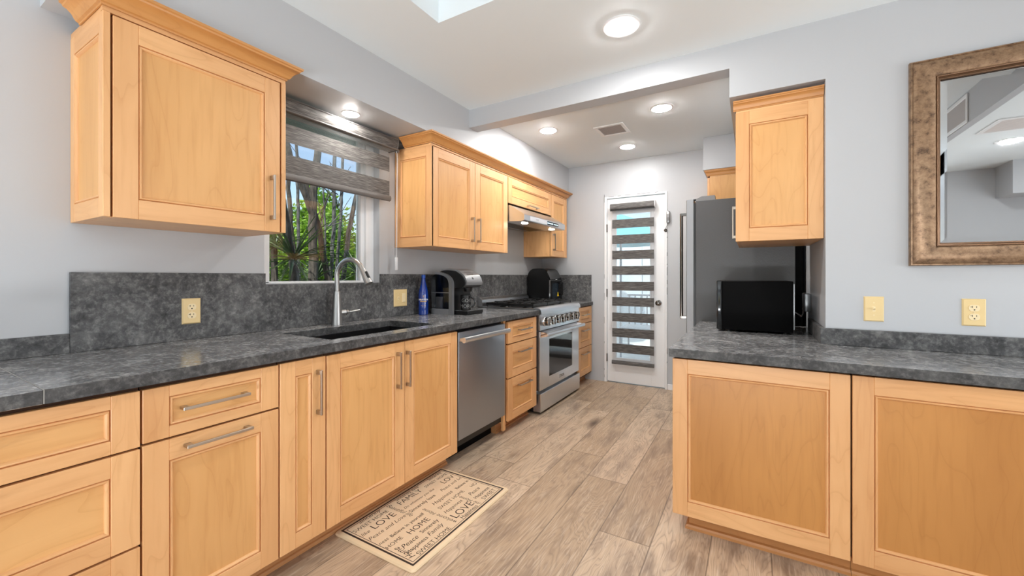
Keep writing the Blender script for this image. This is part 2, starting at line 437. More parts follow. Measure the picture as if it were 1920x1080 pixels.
# ------------------------------------------------------------------ mesh builder
class MB:
    def __init__(self):
        self.v = []; self.f = []; self.m = []; self.mats = []
    def slot(self, mat):
        if mat not in self.mats: self.mats.append(mat)
        return self.mats.index(mat)
    def add(self, verts, faces, mat):
        o = len(self.v); s = self.slot(mat)
        self.v += [tuple(p) for p in verts]
        for f in faces:
            self.f.append(tuple(i + o for i in f)); self.m.append(s)
        return self
    def box(self, x0, x1, y0, y1, z0, z1, mat, bev=0.0):
        x0, x1 = sorted((x0, x1)); y0, y1 = sorted((y0, y1)); z0, z1 = sorted((z0, z1))
        bm = bmesh.new()
        bmesh.ops.create_cube(bm, size=1)
        for q in bm.verts:
            q.co = ((x0 + x1) / 2 + q.co.x * (x1 - x0), (y0 + y1) / 2 + q.co.y * (y1 - y0), (z0 + z1) / 2 + q.co.z * (z1 - z0))
        bev = min(bev, .45 * min(x1 - x0, y1 - y0, z1 - z0))
        if bev > 0:
            bmesh.ops.bevel(bm, geom=bm.edges[:], offset=bev, segments=2 if bev > .003 else 1, affect='EDGES', profile=.5)
        return self.bm(bm, mat)
    def bm(self, bm, mat):
        bm.verts.index_update()
        self.add([q.co.copy() for q in bm.verts], [[q.index for q in f.verts] for f in bm.faces], mat)
        bm.free(); return self
    def cyl(self, p0, p1, r0, mat, r1=None, seg=24, caps=True):
        return self.tube([p0, p1], [r0, r0 if r1 is None else r1], mat, seg, caps)
    def tube(self, path, rad, mat, seg=14, caps=True):
        path = [Vector(p) for p in path]
        if not hasattr(rad, '__len__'): rad = [rad] * len(path)
        vs, fs = [], []
        t0 = (path[1] - path[0]).normalized()
        ref = Vector((0, 0, 1)) if abs(t0.z) < .9 else Vector((1, 0, 0))
        nrm = t0.cross(ref).normalized()
        for i, p in enumerate(path):
            if i == 0: t = path[1] - path[0]
            elif i == len(path) - 1: t = path[-1] - path[-2]
            else: t = (path[i + 1] - path[i]).normalized() + (path[i] - path[i - 1]).normalized()
            t.normalize()
            nrm = (nrm - t * nrm.dot(t)).normalized(); bi = t.cross(nrm)
            for k in range(seg):
                a = 2 * math.pi * k / seg
                vs.append(p + (nrm * math.cos(a) + bi * math.sin(a)) * rad[i])
        for i in range(len(path) - 1):
            for k in range(seg):
                a, b = i * seg + k, i * seg + (k + 1) % seg
                fs.append((a, b, b + seg, a + seg))
        if caps:
            fs.append(tuple(range(seg))[::-1]); fs.append(tuple((len(path) - 1) * seg + k for k in range(seg)))
        return self.add(vs, fs, mat)
    def lathe(self, prof, origin, axis, mat, seg=32):
        """prof: (radius, height) along axis from origin"""
        ax = Vector(axis).normalized()
        ref = Vector((0, 0, 1)) if abs(ax.z) < .9 else Vector((1, 0, 0))
        u = ax.cross(ref).normalized(); w = ax.cross(u); o = Vector(origin)
        vs, fs = [], []
        for r, h in prof:
            for k in range(seg):
                a = 2 * math.pi * k / seg
                vs.append(o + ax * h + (u * math.cos(a) + w * math.sin(a)) * max(r, 1e-5))
        for i in range(len(prof) - 1):
            for k in range(seg):
                a, b = i * seg + k, i * seg + (k + 1) % seg
                fs.append((a, a + seg, b + seg, b))
        return self.add(vs, fs, mat)
    def prism(self, poly, fn, t0, t1, mat):
        """poly of (p,q) pushed from t0 to t1; fn(p,q,t) -> world"""
        n = len(poly)
        vs = [fn(p, q, t0) for p, q in poly] + [fn(p, q, t1) for p, q in poly]
        fs = [tuple(range(n))[::-1], tuple(range(n, 2 * n))]
        fs += [(i, (i + 1) % n, n + (i + 1) % n, n + i) for i in range(n)]
        return self.add(vs, fs, mat)
    def sweep(self, path, prof, side, mat, z0=0.0):
        """path of (x,y); prof of (out,z); out to the right of travel when side=1; mitred"""
        P = [Vector(p) for p in path]
        nr = []
        for i in range(len(P) - 1):
            d = (P[i + 1] - P[i]).normalized(); nr.append(Vector((d.y, -d.x)) * side)
        vs, fs = [], []
        k = len(prof)
        for i, p in enumerate(P):
            if i == 0: mdir = nr[0]
            elif i == len(P) - 1: mdir = nr[-1]
            else:
                s = nr[i - 1] + nr[i]; mdir = s / max(1e-6, s.dot(nr[i]))
            for o, z in prof:
                q = p + mdir * o; vs.append((q.x, q.y, z0 + z))
        for i in range(len(P) - 1):
            for j in range(k - 1):
                fs.append((i * k + j, i * k + j + 1, (i + 1) * k + j + 1, (i + 1) * k + j))
            fs.append((i * k + k - 1, i * k, (i + 1) * k, (i + 1) * k + k - 1))
        fs.append(tuple(range(k))); fs.append(tuple((len(P) - 1) * k + j for j in range(k))[::-1])
        return self.add(vs, fs, mat)
    def build(self, name, parent=None, root=None, loc=(0, 0, 0), smooth=True):
        L = Vector(root.location) if root is not None else Vector(loc)
        me = bpy.data.meshes.new(name)
        me.from_pydata([tuple(Vector(p) - L) for p in self.v], [], self.f)
        for m in self.mats: me.materials.append(m)
        me.polygons.foreach_set('material_index', self.m)
        bm = bmesh.new(); bm.from_mesh(me)
        bmesh.ops.recalc_face_normals(bm, faces=bm.faces[:])
        bm.to_mesh(me); bm.free()
        if smooth:
            me.polygons.foreach_set('use_smooth', [True] * len(me.polygons))
            me.set_sharp_from_angle(angle=R(32))
        me.update()
        o = bpy.data.objects.new(name, me); COL.objects.link(o)
        if parent is not None: o.parent = parent
        if root is None: o.location = L
        return o

def thing(name, label, cat, loc=(0, 0, 0), group=None):
    o = bpy.data.objects.new(name, None); COL.objects.link(o)
    o.empty_display_size = .1
    o.location = loc
    o['label'] = label; o['category'] = cat
    if group: o['group'] = group
    return o

def tag(o, label, cat, group=None, kind=None):
    o['label'] = label; o['category'] = cat
    if group: o['group'] = group
    if kind: o['kind'] = kind
    return o

def struct(name, mb, loc=(0, 0, 0), label=None):
    o = mb.build(name, loc=loc); o['kind'] = 'structure'
    if label: o['label'] = label
    return o

def sub(o, label):
    o['label'] = label; return o

def text_mesh(s, size, shear=0.0, offset=0.0, spacing=1.0):
    cu = bpy.data.curves.new('txt', 'FONT'); cu.body = s; cu.size = size; cu.shear = shear; cu.offset = offset
    cu.space_character = spacing; cu.resolution_u = 3
    ob = bpy.data.objects.new('txt', cu); COL.objects.link(ob)
    bpy.context.view_layer.update()
    dg = bpy.context.evaluated_depsgraph_get()
    me = bpy.data.meshes.new_from_object(ob.evaluated_get(dg))
    vs = [(q.co.x, q.co.y) for q in me.vertices]; fs = [tuple(p.vertices) for p in me.polygons]
    bpy.data.objects.remove(ob); bpy.data.curves.remove(cu); bpy.data.meshes.remove(me)
    return vs, fs

def curve(pts, n=4):
    out = []
    P_ = [pts[0]] + list(pts) + [pts[-1]]
    for i in range(1, len(P_) - 2):
        p0, p1, p2, p3 = P_[i - 1], P_[i], P_[i + 1], P_[i + 2]
        for k in range(n):
            t_ = k / n
            out.append(tuple(.5 * (2 * b + (c - a) * t_ + (2 * a - 5 * b + 4 * c - d) * t_ * t_ + (3 * b - a - 3 * c + d) * t_ ** 3) for a, b, c, d in zip(p0, p1, p2, p3)))
    out.append(tuple(pts[-1]))
    return out

# ------------------------------------------------------------------ constants of the room
XW = -2.27                 # window wall
YB = 4.60                  # far wall with the door
YM = 2.59                  # wall with the mirror
ZC = 2.515                 # ceiling
ZS = 2.205                 # soffit underside
XS = -1.915                # soffit face, hanging cabinet fronts
CT = .915                  # worktop height, window side
PT = .8685                 # worktop height, peninsula

# ------------------------------------------------------------------ shell
def build_floor():
    rnd = random.Random(11)
    w, L = .2325, 1.5
    fixed = {-1: 2.377, 0: 1.885, -2: 2.66, -3: 3.575, -4: 2.28}
    verts, faces, uvs, cols = [], [], [], []
    for i in range(-7, 19):
        xa = -.86 + i * w + w if False else -.86 + (i + 1) * w
        y0 = fixed.get(i, rnd.random() * L)
        y = y0 - math.ceil((y0 + 3.6) / L) * L
        while y < 4.62:
            ya, yb = max(y, -3.6), min(y + L, 4.62)
            x0, x1 = xa, xa + w
            if yb - ya > .001:
                o = len(verts)
                verts += [(x0, ya, 0), (x1, ya, 0), (x1, yb, 0), (x0, yb, 0)]
                faces.append((o, o + 1, o + 2, o + 3))
                va, vb = (ya - y) / L, (yb - y) / L
                uvs += [(0, va), (1, va), (1, vb), (0, vb)]
                c = (rnd.random(), rnd.random(), rnd.random(), 1); cols += [c] * 4
            y += L
    me = bpy.data.meshes.new('floor'); me.from_pydata(verts, [], faces)
    uvl = me.uv_layers.new(name='edge')
    for k, q in enumerate(uvs): uvl.data[k].uv = q
    ca = me.color_attributes.new('plank', 'FLOAT_COLOR', 'CORNER')
    for k, q in enumerate(cols): ca.data[k].color = q
    me.materials.append(OAK)
    o = bpy.data.objects.new('floor', me); COL.objects.link(o); o['kind'] = 'structure'
build_floor()

# window wall with its opening
WY0, WY1, WZ0, WZ1 = 1.22, 2.009, 1.167, 2.32
mb = MB()
for b in ((-3.6, WY0, 0, ZC), (WY1, YB + .15, 0, ZC), (WY0, WY1, 0, WZ0), (WY0, WY1, WZ1, ZC)):
    mb.box(XW - .16, XW, b[0], b[1], b[2], b[3], WALL)
struct('wall_left', mb)
DX0, DX1, DZ1 = -1.468, -.782, 2.118
mb = MB()
mb.box(XW, DX0, YB, YB + .13, 0, ZC, WALL); mb.box(DX1, 1.4, YB, YB + .13, 0, ZC, WALL); mb.box(DX0, DX1, YB, YB + .13, DZ1, ZC, WALL)
struct('wall_back', mb)
mb = MB()
mb.box(.32, 3.4, YM, YM + .12, 0, ZC, WALL)
mb.box(-.111, .32, YM, YM + .12, 2.212, ZC, WALL)
struct('wall_mirror', mb)
struct('wall_right', MB().box(.32, .44, YM + .12, YB, 0, ZC, WALL))
# ceiling with the recessed tray
TX0, TX1, TY0, TY1 = -1.393, -.3, .15, 1.62
mb = MB()
mb.box(XW, 1.31, TY1, YB, ZC, ZC + .1, CEIL); mb.box(XW, TX0, TY0, TY1, ZC, ZC + .1, CEIL)
mb.box(TX1, 1.31, TY0, TY1, ZC, ZC + .1, CEIL); mb.box(XW, 1.31, -3.6, TY0, ZC, ZC + .1, CEIL)
t = .05
mb.box(TX0 - t, TX0, TY0 - t, TY1 + t, ZC + .1, ZC + .5, CEIL); mb.box(TX1, TX1 + t, TY0 - t, TY1 + t, ZC + .1, ZC + .5, CEIL)
mb.box(TX0, TX1, TY1, TY1 + t, ZC + .1, ZC + .5, CEIL); mb.box(TX0, TX1, TY0 - t, TY0, ZC + .1, ZC + .5, CEIL)
mb.box(TX0 - t, TX1 + t, TY0 - t, TY1 + t, ZC + .5, ZC + .55, CEIL)
struct('ceiling', mb)
mb = MB().box(1.36, 3.5, -3.6, YM + .1, 2.29, 2.4, CEIL).box(1.31, 1.36, -3.6, YM + .1, 2.29, ZC + .1, WALL)
struct('ceiling_dropped', mb)
struct('ceiling_soffit', MB().box(XW, XS, .415, YB, ZS, ZC, WALL))
mb = MB().box(-.111, .32, YM + .12, 4.23, 2.212, ZC, WALL).box(-.40, .32, 4.23, YB, 2.21, ZC, WALL)
struct('ceiling_soffit_right', mb)
struct('ceiling_beam', MB().box(XS, -.111, YM, YM + .115, 2.375, ZC, WALL))
# the part of the house behind the camera
mb = MB().box(1.4, 3.4, -.9, -.77, 0, 2.29, WALL)
mb.box(2.08, 3.4, -.77, -.45, 1.98, 2.29, WALL)
struct('wall_rear', mb)
struct('wall_far_right', MB().box(3.4, 3.5, -.9, .3, 0, 2.29, WALL).box(3.4, 3.5, 2.56, YM, 0, 2.29, WALL).box(3.4, 3.5, .3, 2.56, 0, .4, WALL).box(3.4, 3.5, .3, 2.56, 2.0, 2.29, WALL))
struct('added_side_window', MB().box(3.42, 3.48, .3, .36, .4, 2.0, VINYL).box(3.42, 3.48, 2.5, 2.56, .4, 2.0, VINYL).box(3.42, 3.48, 1.4, 1.46, .4, 2.0, VINYL).box(3.42, 3.48, .3, 2.56, .4, .46, VINYL).box(3.42, 3.48, .3, 2.56, 1.94, 2.0, VINYL))  # unseen window, made up to go with the added side fill
struct('wall_hall', MB().box(1.31, 1.4, -3.6, -.9, 0, ZC, WALL))
mb = MB()
mb.box(XW, -1.95, -3.6, -3.5, 0, ZC, WALL); mb.box(1.05, 1.31, -3.6, -3.5, 0, ZC, WALL); mb.box(-1.95, 1.05, -3.6, -3.5, 2.2, ZC, WALL)
struct('wall_patio', mb)
mb = MB()
for x in (-1.95, -.47, .97):
    mb.box(x, x + .08, -3.58, -3.52, 0, 2.2, VINYL, .004)
mb.box(-1.95, 1.05, -3.58, -3.52, 2.12, 2.2, VINYL, .004); mb.box(-1.95, 1.05, -3.58, -3.52, 0, .08, VINYL, .004)
sd = struct('added_rear_door', mb)  # unseen glazed door, made up to go with the added uplight
MB().box(-1.87, .97, -3.552, -3.546, .08, 2.12, GLASS).build('glass_pane', sd)

# ------------------------------------------------------------------ window_1
mb = MB()
gx = -2.37
mb.box(gx - .05, gx + .045, WY1 - .07, WY1, WZ0, WZ1, VINYL, .006)
mb.box(gx - .03, gx + .02, WY1 - .095, WY1 - .066, WZ0 + .012, WZ1, VINYL, .004)
mb.box(gx - .05, gx + .045, WY0, WY0 + .06, WZ0, WZ1, VINYL, .006)
mb.box(gx - .05, gx + .045, WY0, WY1, WZ0, WZ0 + .014, VINYL, .004)
mb.box(gx - .05, gx + .045, WY0, WY1, WZ1 - .06, WZ1, VINYL, .006)
win = struct('window_1', mb)
pane = MB().box(gx - .012, gx - .006, WY0 + .05, WY1 - .08, WZ0 + .01, WZ1 - .05, GLASS).build('glass_pane', win)

# ------------------------------------------------------------------ face helper (cabinet fronts)
class Face:
    def __init__(self, nrm, c): self.n = nrm; self.c = c
    def w(self, a, b, d):
        if self.n == '+x': return (self.c + d, a, b)
        if self.n == '-x': return (self.c - d, a, b)
        return (a, self.c - d, b)
    @property
    def ax(self): return 'x' if self.n == '-y' else 'y'
    def box(self, mb, a0, a1, b0, b1, d0, d1, mat, bev=0.0):
        p, q = self.w(a0, b0, d0), self.w(a1, b1, d1)
        mb.box(p[0], q[0], p[1], q[1], p[2], q[2], mat, bev)

T = .02          # door thickness
def panel_front(name, F, a0, a1, b0, b1, parent, root, sw=.062, rw=.062, grain='z', label=None, pmat=None):
    mb = MB()
    hz = F.ax
    F.box(mb, a0, a0 + sw, b0, b1, 0, T, MAPLE['z'], .0016)
    F.box(mb, a1 - sw, a1, b0, b1, 0, T, MAPLE['z'], .0016)
    F.box(mb, a0 + sw, a1 - sw, b0, b0 + rw, 0, T - .0003, MAPLE[hz], .0012)
    F.box(mb, a0 + sw, a1 - sw, b1 - rw, b1, 0, T - .0003, MAPLE[hz], .0012)
    # bead moulding: rings inset by i at height d
    prof = [(0, T - .004), (.0012, T - .0085), (.0024, T - .0035), (.005, T - .0008), (.0085, T - .0012), (.0115, T - .0045), (.0135, T - .0105)]
    ia0, ia1, ib0, ib1 = a0 + sw, a1 - sw, b0 + rw, b1 - rw
    vs, fs = [], []
    for i, d in prof:
        vs += [F.w(ia0 + i, ib0 + i, d), F.w(ia1 - i, ib0 + i, d), F.w(ia1 - i, ib1 - i, d), F.w(ia0 + i, ib1 - i, d)]
    for k in range(len(prof) - 1):
        for j in range(4):
            fs.append((k * 4 + j, k * 4 + (j + 1) % 4, k * 4 + 4 + (j + 1) % 4, k * 4 + 4 + j))
    for j, f in enumerate(fs):
        pass
    vert = [f for k, f in enumerate(fs) if k % 2 == 1]; hori = [f for k, f in enumerate(fs) if k % 2 == 0]
    mb.add(vs, vert, MAPLE['z']); mb.add(vs, hori, MAPLE[hz])
    o = mb.build(name, parent, root)
    pm = MB(); F.box(pm, ia0 + .004, ia1 - .004, ib0 + .004, ib1 - .004, .002, T - .0095, pmat or PANEL[grain])
    pm.build('centre_panel', o, root)
    if label: o['label'] = label
    return o

def bar_pull(F, a, b, length, parent, root, vert=True, d0=T, mat=None):
    mb = MB(); h = length / 2; mat = mat or NICKEL
    def bx(s0, s1, t0, t1, e0, e1, bev=.0012):
        if vert: F.box(mb, a + t0, a + t1, b + s0, b + s1, d0 + e0, d0 + e1, mat, bev)
        else: F.box(mb, a + s0, a + s1, b + t0, b + t1, d0 + e0, d0 + e1, mat, bev)
    bx(-h, h, -.005, .005, .026, .034)
    for s in (-1, 1):
        bx(s * h - s * .001, s * (h - .02), -.0052, .0052, 0, .027)
    o = mb.build('handle', parent, root); o['label'] = 'brushed nickel bar handle'
    return o

def cup_dark(mb, F, a0, a1, b0, b1):
    F.box(mb, a0, a1, b0, b1, -.004, .0002, DARKGAP)

FL = Face('+x', -1.63)     # base cabinet fronts on the window side: door face at -1.61
DZ0, DZ1_ = .095, .860
def base_cab(label, y0, y1, toe=True, name='base_cabinet', ztop=.873):
    root = thing(name, label, 'cabinet', (-1.93, (y0 + y1) / 2, 0))
    mb = MB()
    mb.box(XW + .012, -1.6505, y0 + .0015, y1 - .0015, .088, ztop, MAPLE['y'])
    mb.box(-1.651, -1.6302, y0 + .0015, y1 - .0015, .088, .873, DARKGAP)
    mb.build('carcass', root, root)
    if toe:
        mb = MB()
        mb.box(XW + .012, -1.705, y0 + .0001, y1 - .0001, 0, .088, TOEWOOD)
        mb.sweep([(-1.705, y0 + .0001), (-1.705, y1 - .0001)], [(0, 0), (.012, 0), (.0115, .008), (.007, .014), (0, .016)], 1, TOEWOOD)
        mb.build('toe_kick', root, root)
    return root

# unit 1: bank of three drawers, runs out of the picture
r = base_cab('maple three drawer base cabinet at the near end of the window side counter', -.32, .5005)
for b0, b1, rr in ((.689, .860, .04), (.391, .682, .062), (.095, .384, .062)):
    d = panel_front('drawer', FL, -.317, .498, b0, b1, r, r, .066, rr, 'y')
    bar_pull(FL, .09, (b0 + b1) / 2 if b1 - b0 < .2 else b1 - .03, .21, d, r, False)
# unit 2: drawer over a pull-out front
r = base_cab('maple base cabinet with one top drawer over a tall pull-out front, both with horizontal handles', .5005, .9235)
d = panel_front('drawer', FL, .5035, .9205, .694, .860, r, r, .067, .036, 'y')
bar_pull(FL, .699, .781, .205, d, r, False)
d = panel_front('door', FL, .5035, .9205, .095, .687, r, r, .067, .068)
bar_pull(FL, .709, .654, .205, d, r, False)
# unit 3: narrow pull-out
r = base_cab('narrow tall maple pull-out cabinet between the drawer cabinet and the sink doors', .9235, 1.1295)
d = panel_front('door', FL, .9265, 1.1265, .095, .862, r, r, .064, .062)
bar_pull(FL, 1.0865, .714, .192, d, r, True)
# unit 4: sink base
r = base_cab('two door maple cabinet under the sink', 1.1295, 2.055, ztop=.66)
d = panel_front('door', FL, 1.1325, 1.5985, .095, .860, r, r, .069, .068)
bar_pull(FL, 1.5435, .716, .192, d, r, True)
d = panel_front('door', FL, 1.6015, 2.052, .095, .860, r, r, .066, .066)
bar_pull(FL, 1.6085 + .002, .714, .192, d, r, True)

# dishwasher
r = thing('dishwasher', 'dark stainless dishwasher with a long bar handle under the worktop', 'dishwasher', (-1.93, 2.33, 0))
MB().box(XW + .012, -1.652, 2.0585, 2.6385, .10, .868, BLACK).build('tub_casing', r, r)
mb = MB()
mb.box(-1.65, -1.606, 2.062, 2.625, .163, .853, STEEL_DW, .004)
mb.build('door', r, r)
mb = MB()
mb.box(-1.606, -1.566, 2.066, 2.088, .793, .818, STEEL, .003)
mb.box(-1.606, -1.566, 2.598, 2.620, .793, .818, STEEL, .003)
prof = [(-1.578, .790), (-1.566, .787), (-1.556, .793), (-1.552, .806), (-1.556, .818), (-1.566, .823), (-1.578, .820)]
mb.prism(prof, lambda p, q, t_: (p, t_, q), 2.064, 2.622, STEEL)
mb.build('handle', r, r)
MB().box(-1.86, -1.74, 2.062, 2.636, .0, .10, BLACKMATTE).build('kick_plate', r, r)

# 3-drawer cabinet beside range
r = thing('base_cabinet', 'narrow maple three drawer cabinet between the dishwasher and the range', 'cabinet', (-1.93, 2.9, 0))
mb = MB()
mb.box(XW + .012, -1.6505, 2.6415, 3.160, .088, .873, MAPLE['y'])
mb.box(-1.651, -1.6302, 2.676, 3.160, .088, .873, DARKGAP)
mb.build('carcass', r, r)
MB().box(-1.651, -1.632, 2.6415, 2.675, .03, .873, MAPLE['z'], .001).build('filler_strip', r, r)
mb = MB()
mb.box(XW + .012, -1.705, 2.6415, 3.160, 0, .088, TOEWOOD)
mb.sweep([(-1.705, 2.6415), (-1.705, 3.16)], [(0, 0), (.012, 0), (.0115, .008), (.007, .014), (0, .016)], 1, TOEWOOD)
mb.build('toe_kick', r, r)
for b0, b1, hb in ((.690, .860, .783), (.425, .682, .612), (.095, .417, .345)):
    d = panel_front('drawer', FL, 2.678, 3.152, b0, b1, r, r, .066, .042 if b1 > .8 else .06, 'y')
    bar_pull(FL, 2.925, hb, .20, d, r, False)
# drawer cabinet beyond the range
r = thing('base_cabinet', 'maple drawer cabinet in the corner beyond the range, beside the back door wall', 'cabinet', (-1.93, 4.36, 0))
mb = MB()
mb.box(XW + .012, -1.6505, 4.142, YB - .004, .088, .873, MAPLE['y'])
mb.box(-1.651, -1.6302, 4.142, YB - .004, .088, .873, DARKGAP)
mb.build('carcass', r, r)
MB().box(XW + .012, -1.705, 4.142, YB - .004, 0, .088, TOEWOOD).build('toe_kick', r, r)
for b0, b1, hb in ((.690, .864, .783), (.425, .682, .612), (.110, .417, .352)):
    d = panel_front('drawer', FL, 4.146, 4.56, b0, b1, r, r, .066, .042 if b1 > .8 else .06, 'y')
    bar_pull(FL, 4.33, hb, .20, d, r, False)

# ------------------------------------------------------------------ worktop on the window side, sink, backsplash
CX = -1.587
SX0, SX1, SY0, SY1 = -2.088, -1.688, 1.21, 1.94
mb = MB()
zb = .877
SEAM = .297
mb.box(XW + .002, CX, -.45, SEAM - .0012, zb, CT, STONE, .0015)
mb.box(XW + .002, CX, SEAM - .0012, SEAM + .0012, zb + .001, CT - .0003, GROUT)
mb.box(XW + .002, CX, SEAM + .0012, SY0, zb, CT, STONE)
mb.box(XW + .002, CX, SY1, 3.155, zb, CT, STONE)
mb.box(XW + .002, SX0, SY0, SY1, zb, CT, STONE)
mb.box(SX1, CX, SY0, SY1, zb, CT, STONE)
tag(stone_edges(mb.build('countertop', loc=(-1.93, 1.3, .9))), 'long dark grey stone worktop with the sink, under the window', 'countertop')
mb = MB().box(XW + .002, CX - .02, 4.142, YB - .002, zb, CT, STONE, .0015)
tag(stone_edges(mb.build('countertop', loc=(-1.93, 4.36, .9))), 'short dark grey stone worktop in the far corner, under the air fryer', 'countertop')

mb = MB(); w = .012
zt, zf = zb - .0015, .70
mb.box(SX0 - .004, SX0 - .004 + w, SY0, SY1, zf, zt, SINKBLACK); mb.box(SX1 + .004 - w, SX1 + .004, SY0, SY1, zf, zt, SINKBLACK)
mb.box(SX0 - .004, SX1 + .004, SY0 - .004, SY0 - .004 + w, zf, zt, SINKBLACK); mb.box(SX0 - .004, SX1 + .004, SY1 + .004 - w, SY1 + .004, zf, zt, SINKBLACK)
mb.box(SX0 - .004, SX1 + .004, SY0 - .004, SY1 + .004, zf - .012, zf, SINKBLACK)
s = thing('sink', 'black undermount sink set in the dark worktop', 'sink', (-1.888, 1.575, .7))
mb.build('basin', s, s)
mb = MB().lathe([(.045, 0), (.045, .004), (.034, .005), (.03, .002), (.001, .002)], (-1.93, 1.575, zf), (0, 0, 1), CHROME)
mb.build('drain', s, s)

def slab(label, *b):
    mb = MB()
    for q in b: mb.box(*q, STONE_V, .001)
    c = b[0]
    return tag(mb.build('backsplash', loc=((c[0] + c[1]) / 2, (c[2] + c[3]) / 2, c[4])), label, 'backsplash', 'dark stone backsplash slabs')
BX0, BX1 = XW + .0015, -2.255
slab('low strip of dark stone backsplash at the near end of the window side counter', (BX0, BX1, -.45, .4885, CT + .0005, .990))
slab('tall dark stone backsplash left of and under the window, with the ivory outlet',
     (BX0, BX1, .4895, WY0, CT + .0005, 1.2255), (BX0, BX1, WY0, WY1 - .001, CT + .0005, WZ0 - .001))
slab('dark stone backsplash running from the window to the far corner, behind coffee maker and range', (BX0, BX1, WY1, YB - .002, CT + .0005, 1.2255))
slab('short dark stone backsplash on the door wall, right of the air fryer', (BX1 + .001, -1.625, YB - .016, YB - .0015, CT + .0005, 1.2265))

# ------------------------------------------------------------------ hanging cabinets
CROWNP = [(0, 0), (.004, 0), (.005, .006), (.012, .009), (.018, .018), (.024, .030), (.036, .042), (.046, .046), (.048, .052), (.055, .055), (.056, .064), (0, .064)]
FU = Face('+x', XS - T)
def hang_cab(name, label, y0, y1, z0, z1, ztop, end_left=None):
    r = thing(name, label, 'cabinet', (XW + .17, (y0 + y1) / 2, z0))
    mb = MB()
    mb.box(XW + .0015, XS - T - .001, y0, y1, z0, ztop, MAPLE['y'], .001)
    mb.box(XS - T - .001, XS - T - .0002, y0 + .003, y1 - .003, z0 + .003, z1 + .004, DARKGAP)
    mb.build('carcass', r, r)
    return r
# near cabinet: end panels flush with the door
r = thing('hanging_cabinet', 'big single door maple cabinet hanging left of the window', 'cabinet', (XW + .17, .81, 1.415))
mb = MB()
mb.box(XW + .0015, XS - T - .001, .514, 1.108, 1.416, 2.14, MAPLE['y'])
mb.box(XS - T - .002, XS - T - .0005, .514, 1.108, 1.42, 2.124, DARKGAP)
mb.box(XS - T - .001, XS - .003, .493, 1.129, 2.124, 2.145, MAPLE['y'])
mb.build('carcass', r, r)
for (ya, yb, nm) in ((.493, .513, 0), (1.109, 1.129, 1)):
    if nm == 0:
        FE = Face('-y', .493 + T)
        p = panel_front('end_panel', FE, XW + .0015, XS, 1.416, 2.124, r, r, .042, .068)
        m2 = MB().box(XW + .0015, XS - .006, .4945, .5125, 2.1245, 2.1445, MAPLE['x']); m2.build('frieze', r, r)
    else:
        MB().box(XW + .0015, XS, ya, yb, 1.416, 2.124, MAPLE['z'], .001).build('end_panel', r, r)
d = panel_front('door', FU, .519, 1.1015, 1.416, 2.119, r, r, .069, .071)
bar_pull(FU, 1.0595, 1.572, .205, d, r, True)
mb = MB().sweep([(-2.15, .493), (XS, .493), (XS, 1.129), (XW + .004, 1.129)], CROWNP, 1, CROWN['y'], 2.1405)
mb.build('crown_moulding', r, r)

# far run: double door cabinet, cabinet over the hood, corner cabinet
r = thing('hanging_cabinet', 'two door maple cabinet hanging right of the window, above the coffee maker', 'cabinet', (XW + .17, 2.67, 1.42))
mb = MB()
mb.box(XW + .0015, XS - T - .001, 2.173, 3.178, 1.42, 2.136, MAPLE['y'])
mb.box(XS - T - .002, XS - T - .0005, 2.173, 3.178, 1.424, 2.124, DARKGAP)
mb.box(XS - T - .001, XS - .003, 2.152, 3.178, 2.124, 2.136, MAPLE['y'])
mb.box(XW + .0015, XS - .006, 2.1535, 2.1725, 2.1205, 2.1355, MAPLE['x'])
mb.build('carcass', r, r)
FE = Face('-y', 2.152 + T)
panel_front('end_panel', FE, XW + .0015, XS, 1.42, 2.12, r, r, .05, .068)
d = panel_front('door', FU, 2.158, 2.668, 1.421, 2.118, r, r, .068, .068)
bar_pull(FU, 2.62, 1.578, .195, d, r, True)
d = panel_front('door', FU, 2.673, 3.175, 1.421, 2.118, r, r, .068, .068)
bar_pull(FU, 2.706, 1.578, .195, d, r, True)
r = thing('hanging_cabinet', 'short maple lift-up cabinet above the range hood', 'cabinet', (XW + .17, 3.66, 1.88))
mb = MB()
mb.box(XW + .0015, XS - T - .001, 3.1815, 4.113, 1.885, 2.136, MAPLE['y'])
mb.box(XS - T - .002, XS - T - .0005, 3.1815, 4.113, 1.888, 2.124, DARKGAP)
mb.box(XS - T - .001, XS - .003, 3.1815, 4.113, 2.124, 2.136, MAPLE['y'])
mb.build('carcass', r, r)
d = panel_front('door', FU, 3.186, 4.109, 1.88, 2.118, r, r, .066, .066, 'y')
bar_pull(FU, 3.65, 1.905, .21, d, r, False)
r = thing('hanging_cabinet', 'narrow single door maple cabinet in the far corner, right of the hood', 'cabinet', (XW + .17, 4.33, 1.43))
mb = MB()
mb.box(XW + .0015, XS - T - .001, 4.1165, 4.545, 1.43, 2.136, MAPLE['z'])
mb.box(XS - T - .002, XS - T - .0005, 4.1165, 4.545, 1.434, 2.124, DARKGAP)
mb.box(XS - T - .001, XS - .003, 4.1165, 4.545, 2.124, 2.136, MAPLE['y'])
mb.build('carcass', r, r)
d = panel_front('door', FU, 4.119, 4.51, 1.431, 2.118, r, r, .058, .068)
bar_pull(FU, 4.155, 1.59, .19, d, r, True)
MB().box(XS - T, XS, 4.513, 4.545, 1.43, 2.124, MAPLE['z'], .001).build('filler_strip', r, r)
mb = MB().sweep([(XW + .1, 2.152), (XS, 2.152), (XS, 4.545), (XW + .004, 4.545)], CROWNP, 1, CROWN['y'], 2.137)
tag(mb.build('crown_moulding', loc=(XS, 3.3, 2.137)), 'stepped maple crown moulding along the cabinets right of the window', 'moulding')

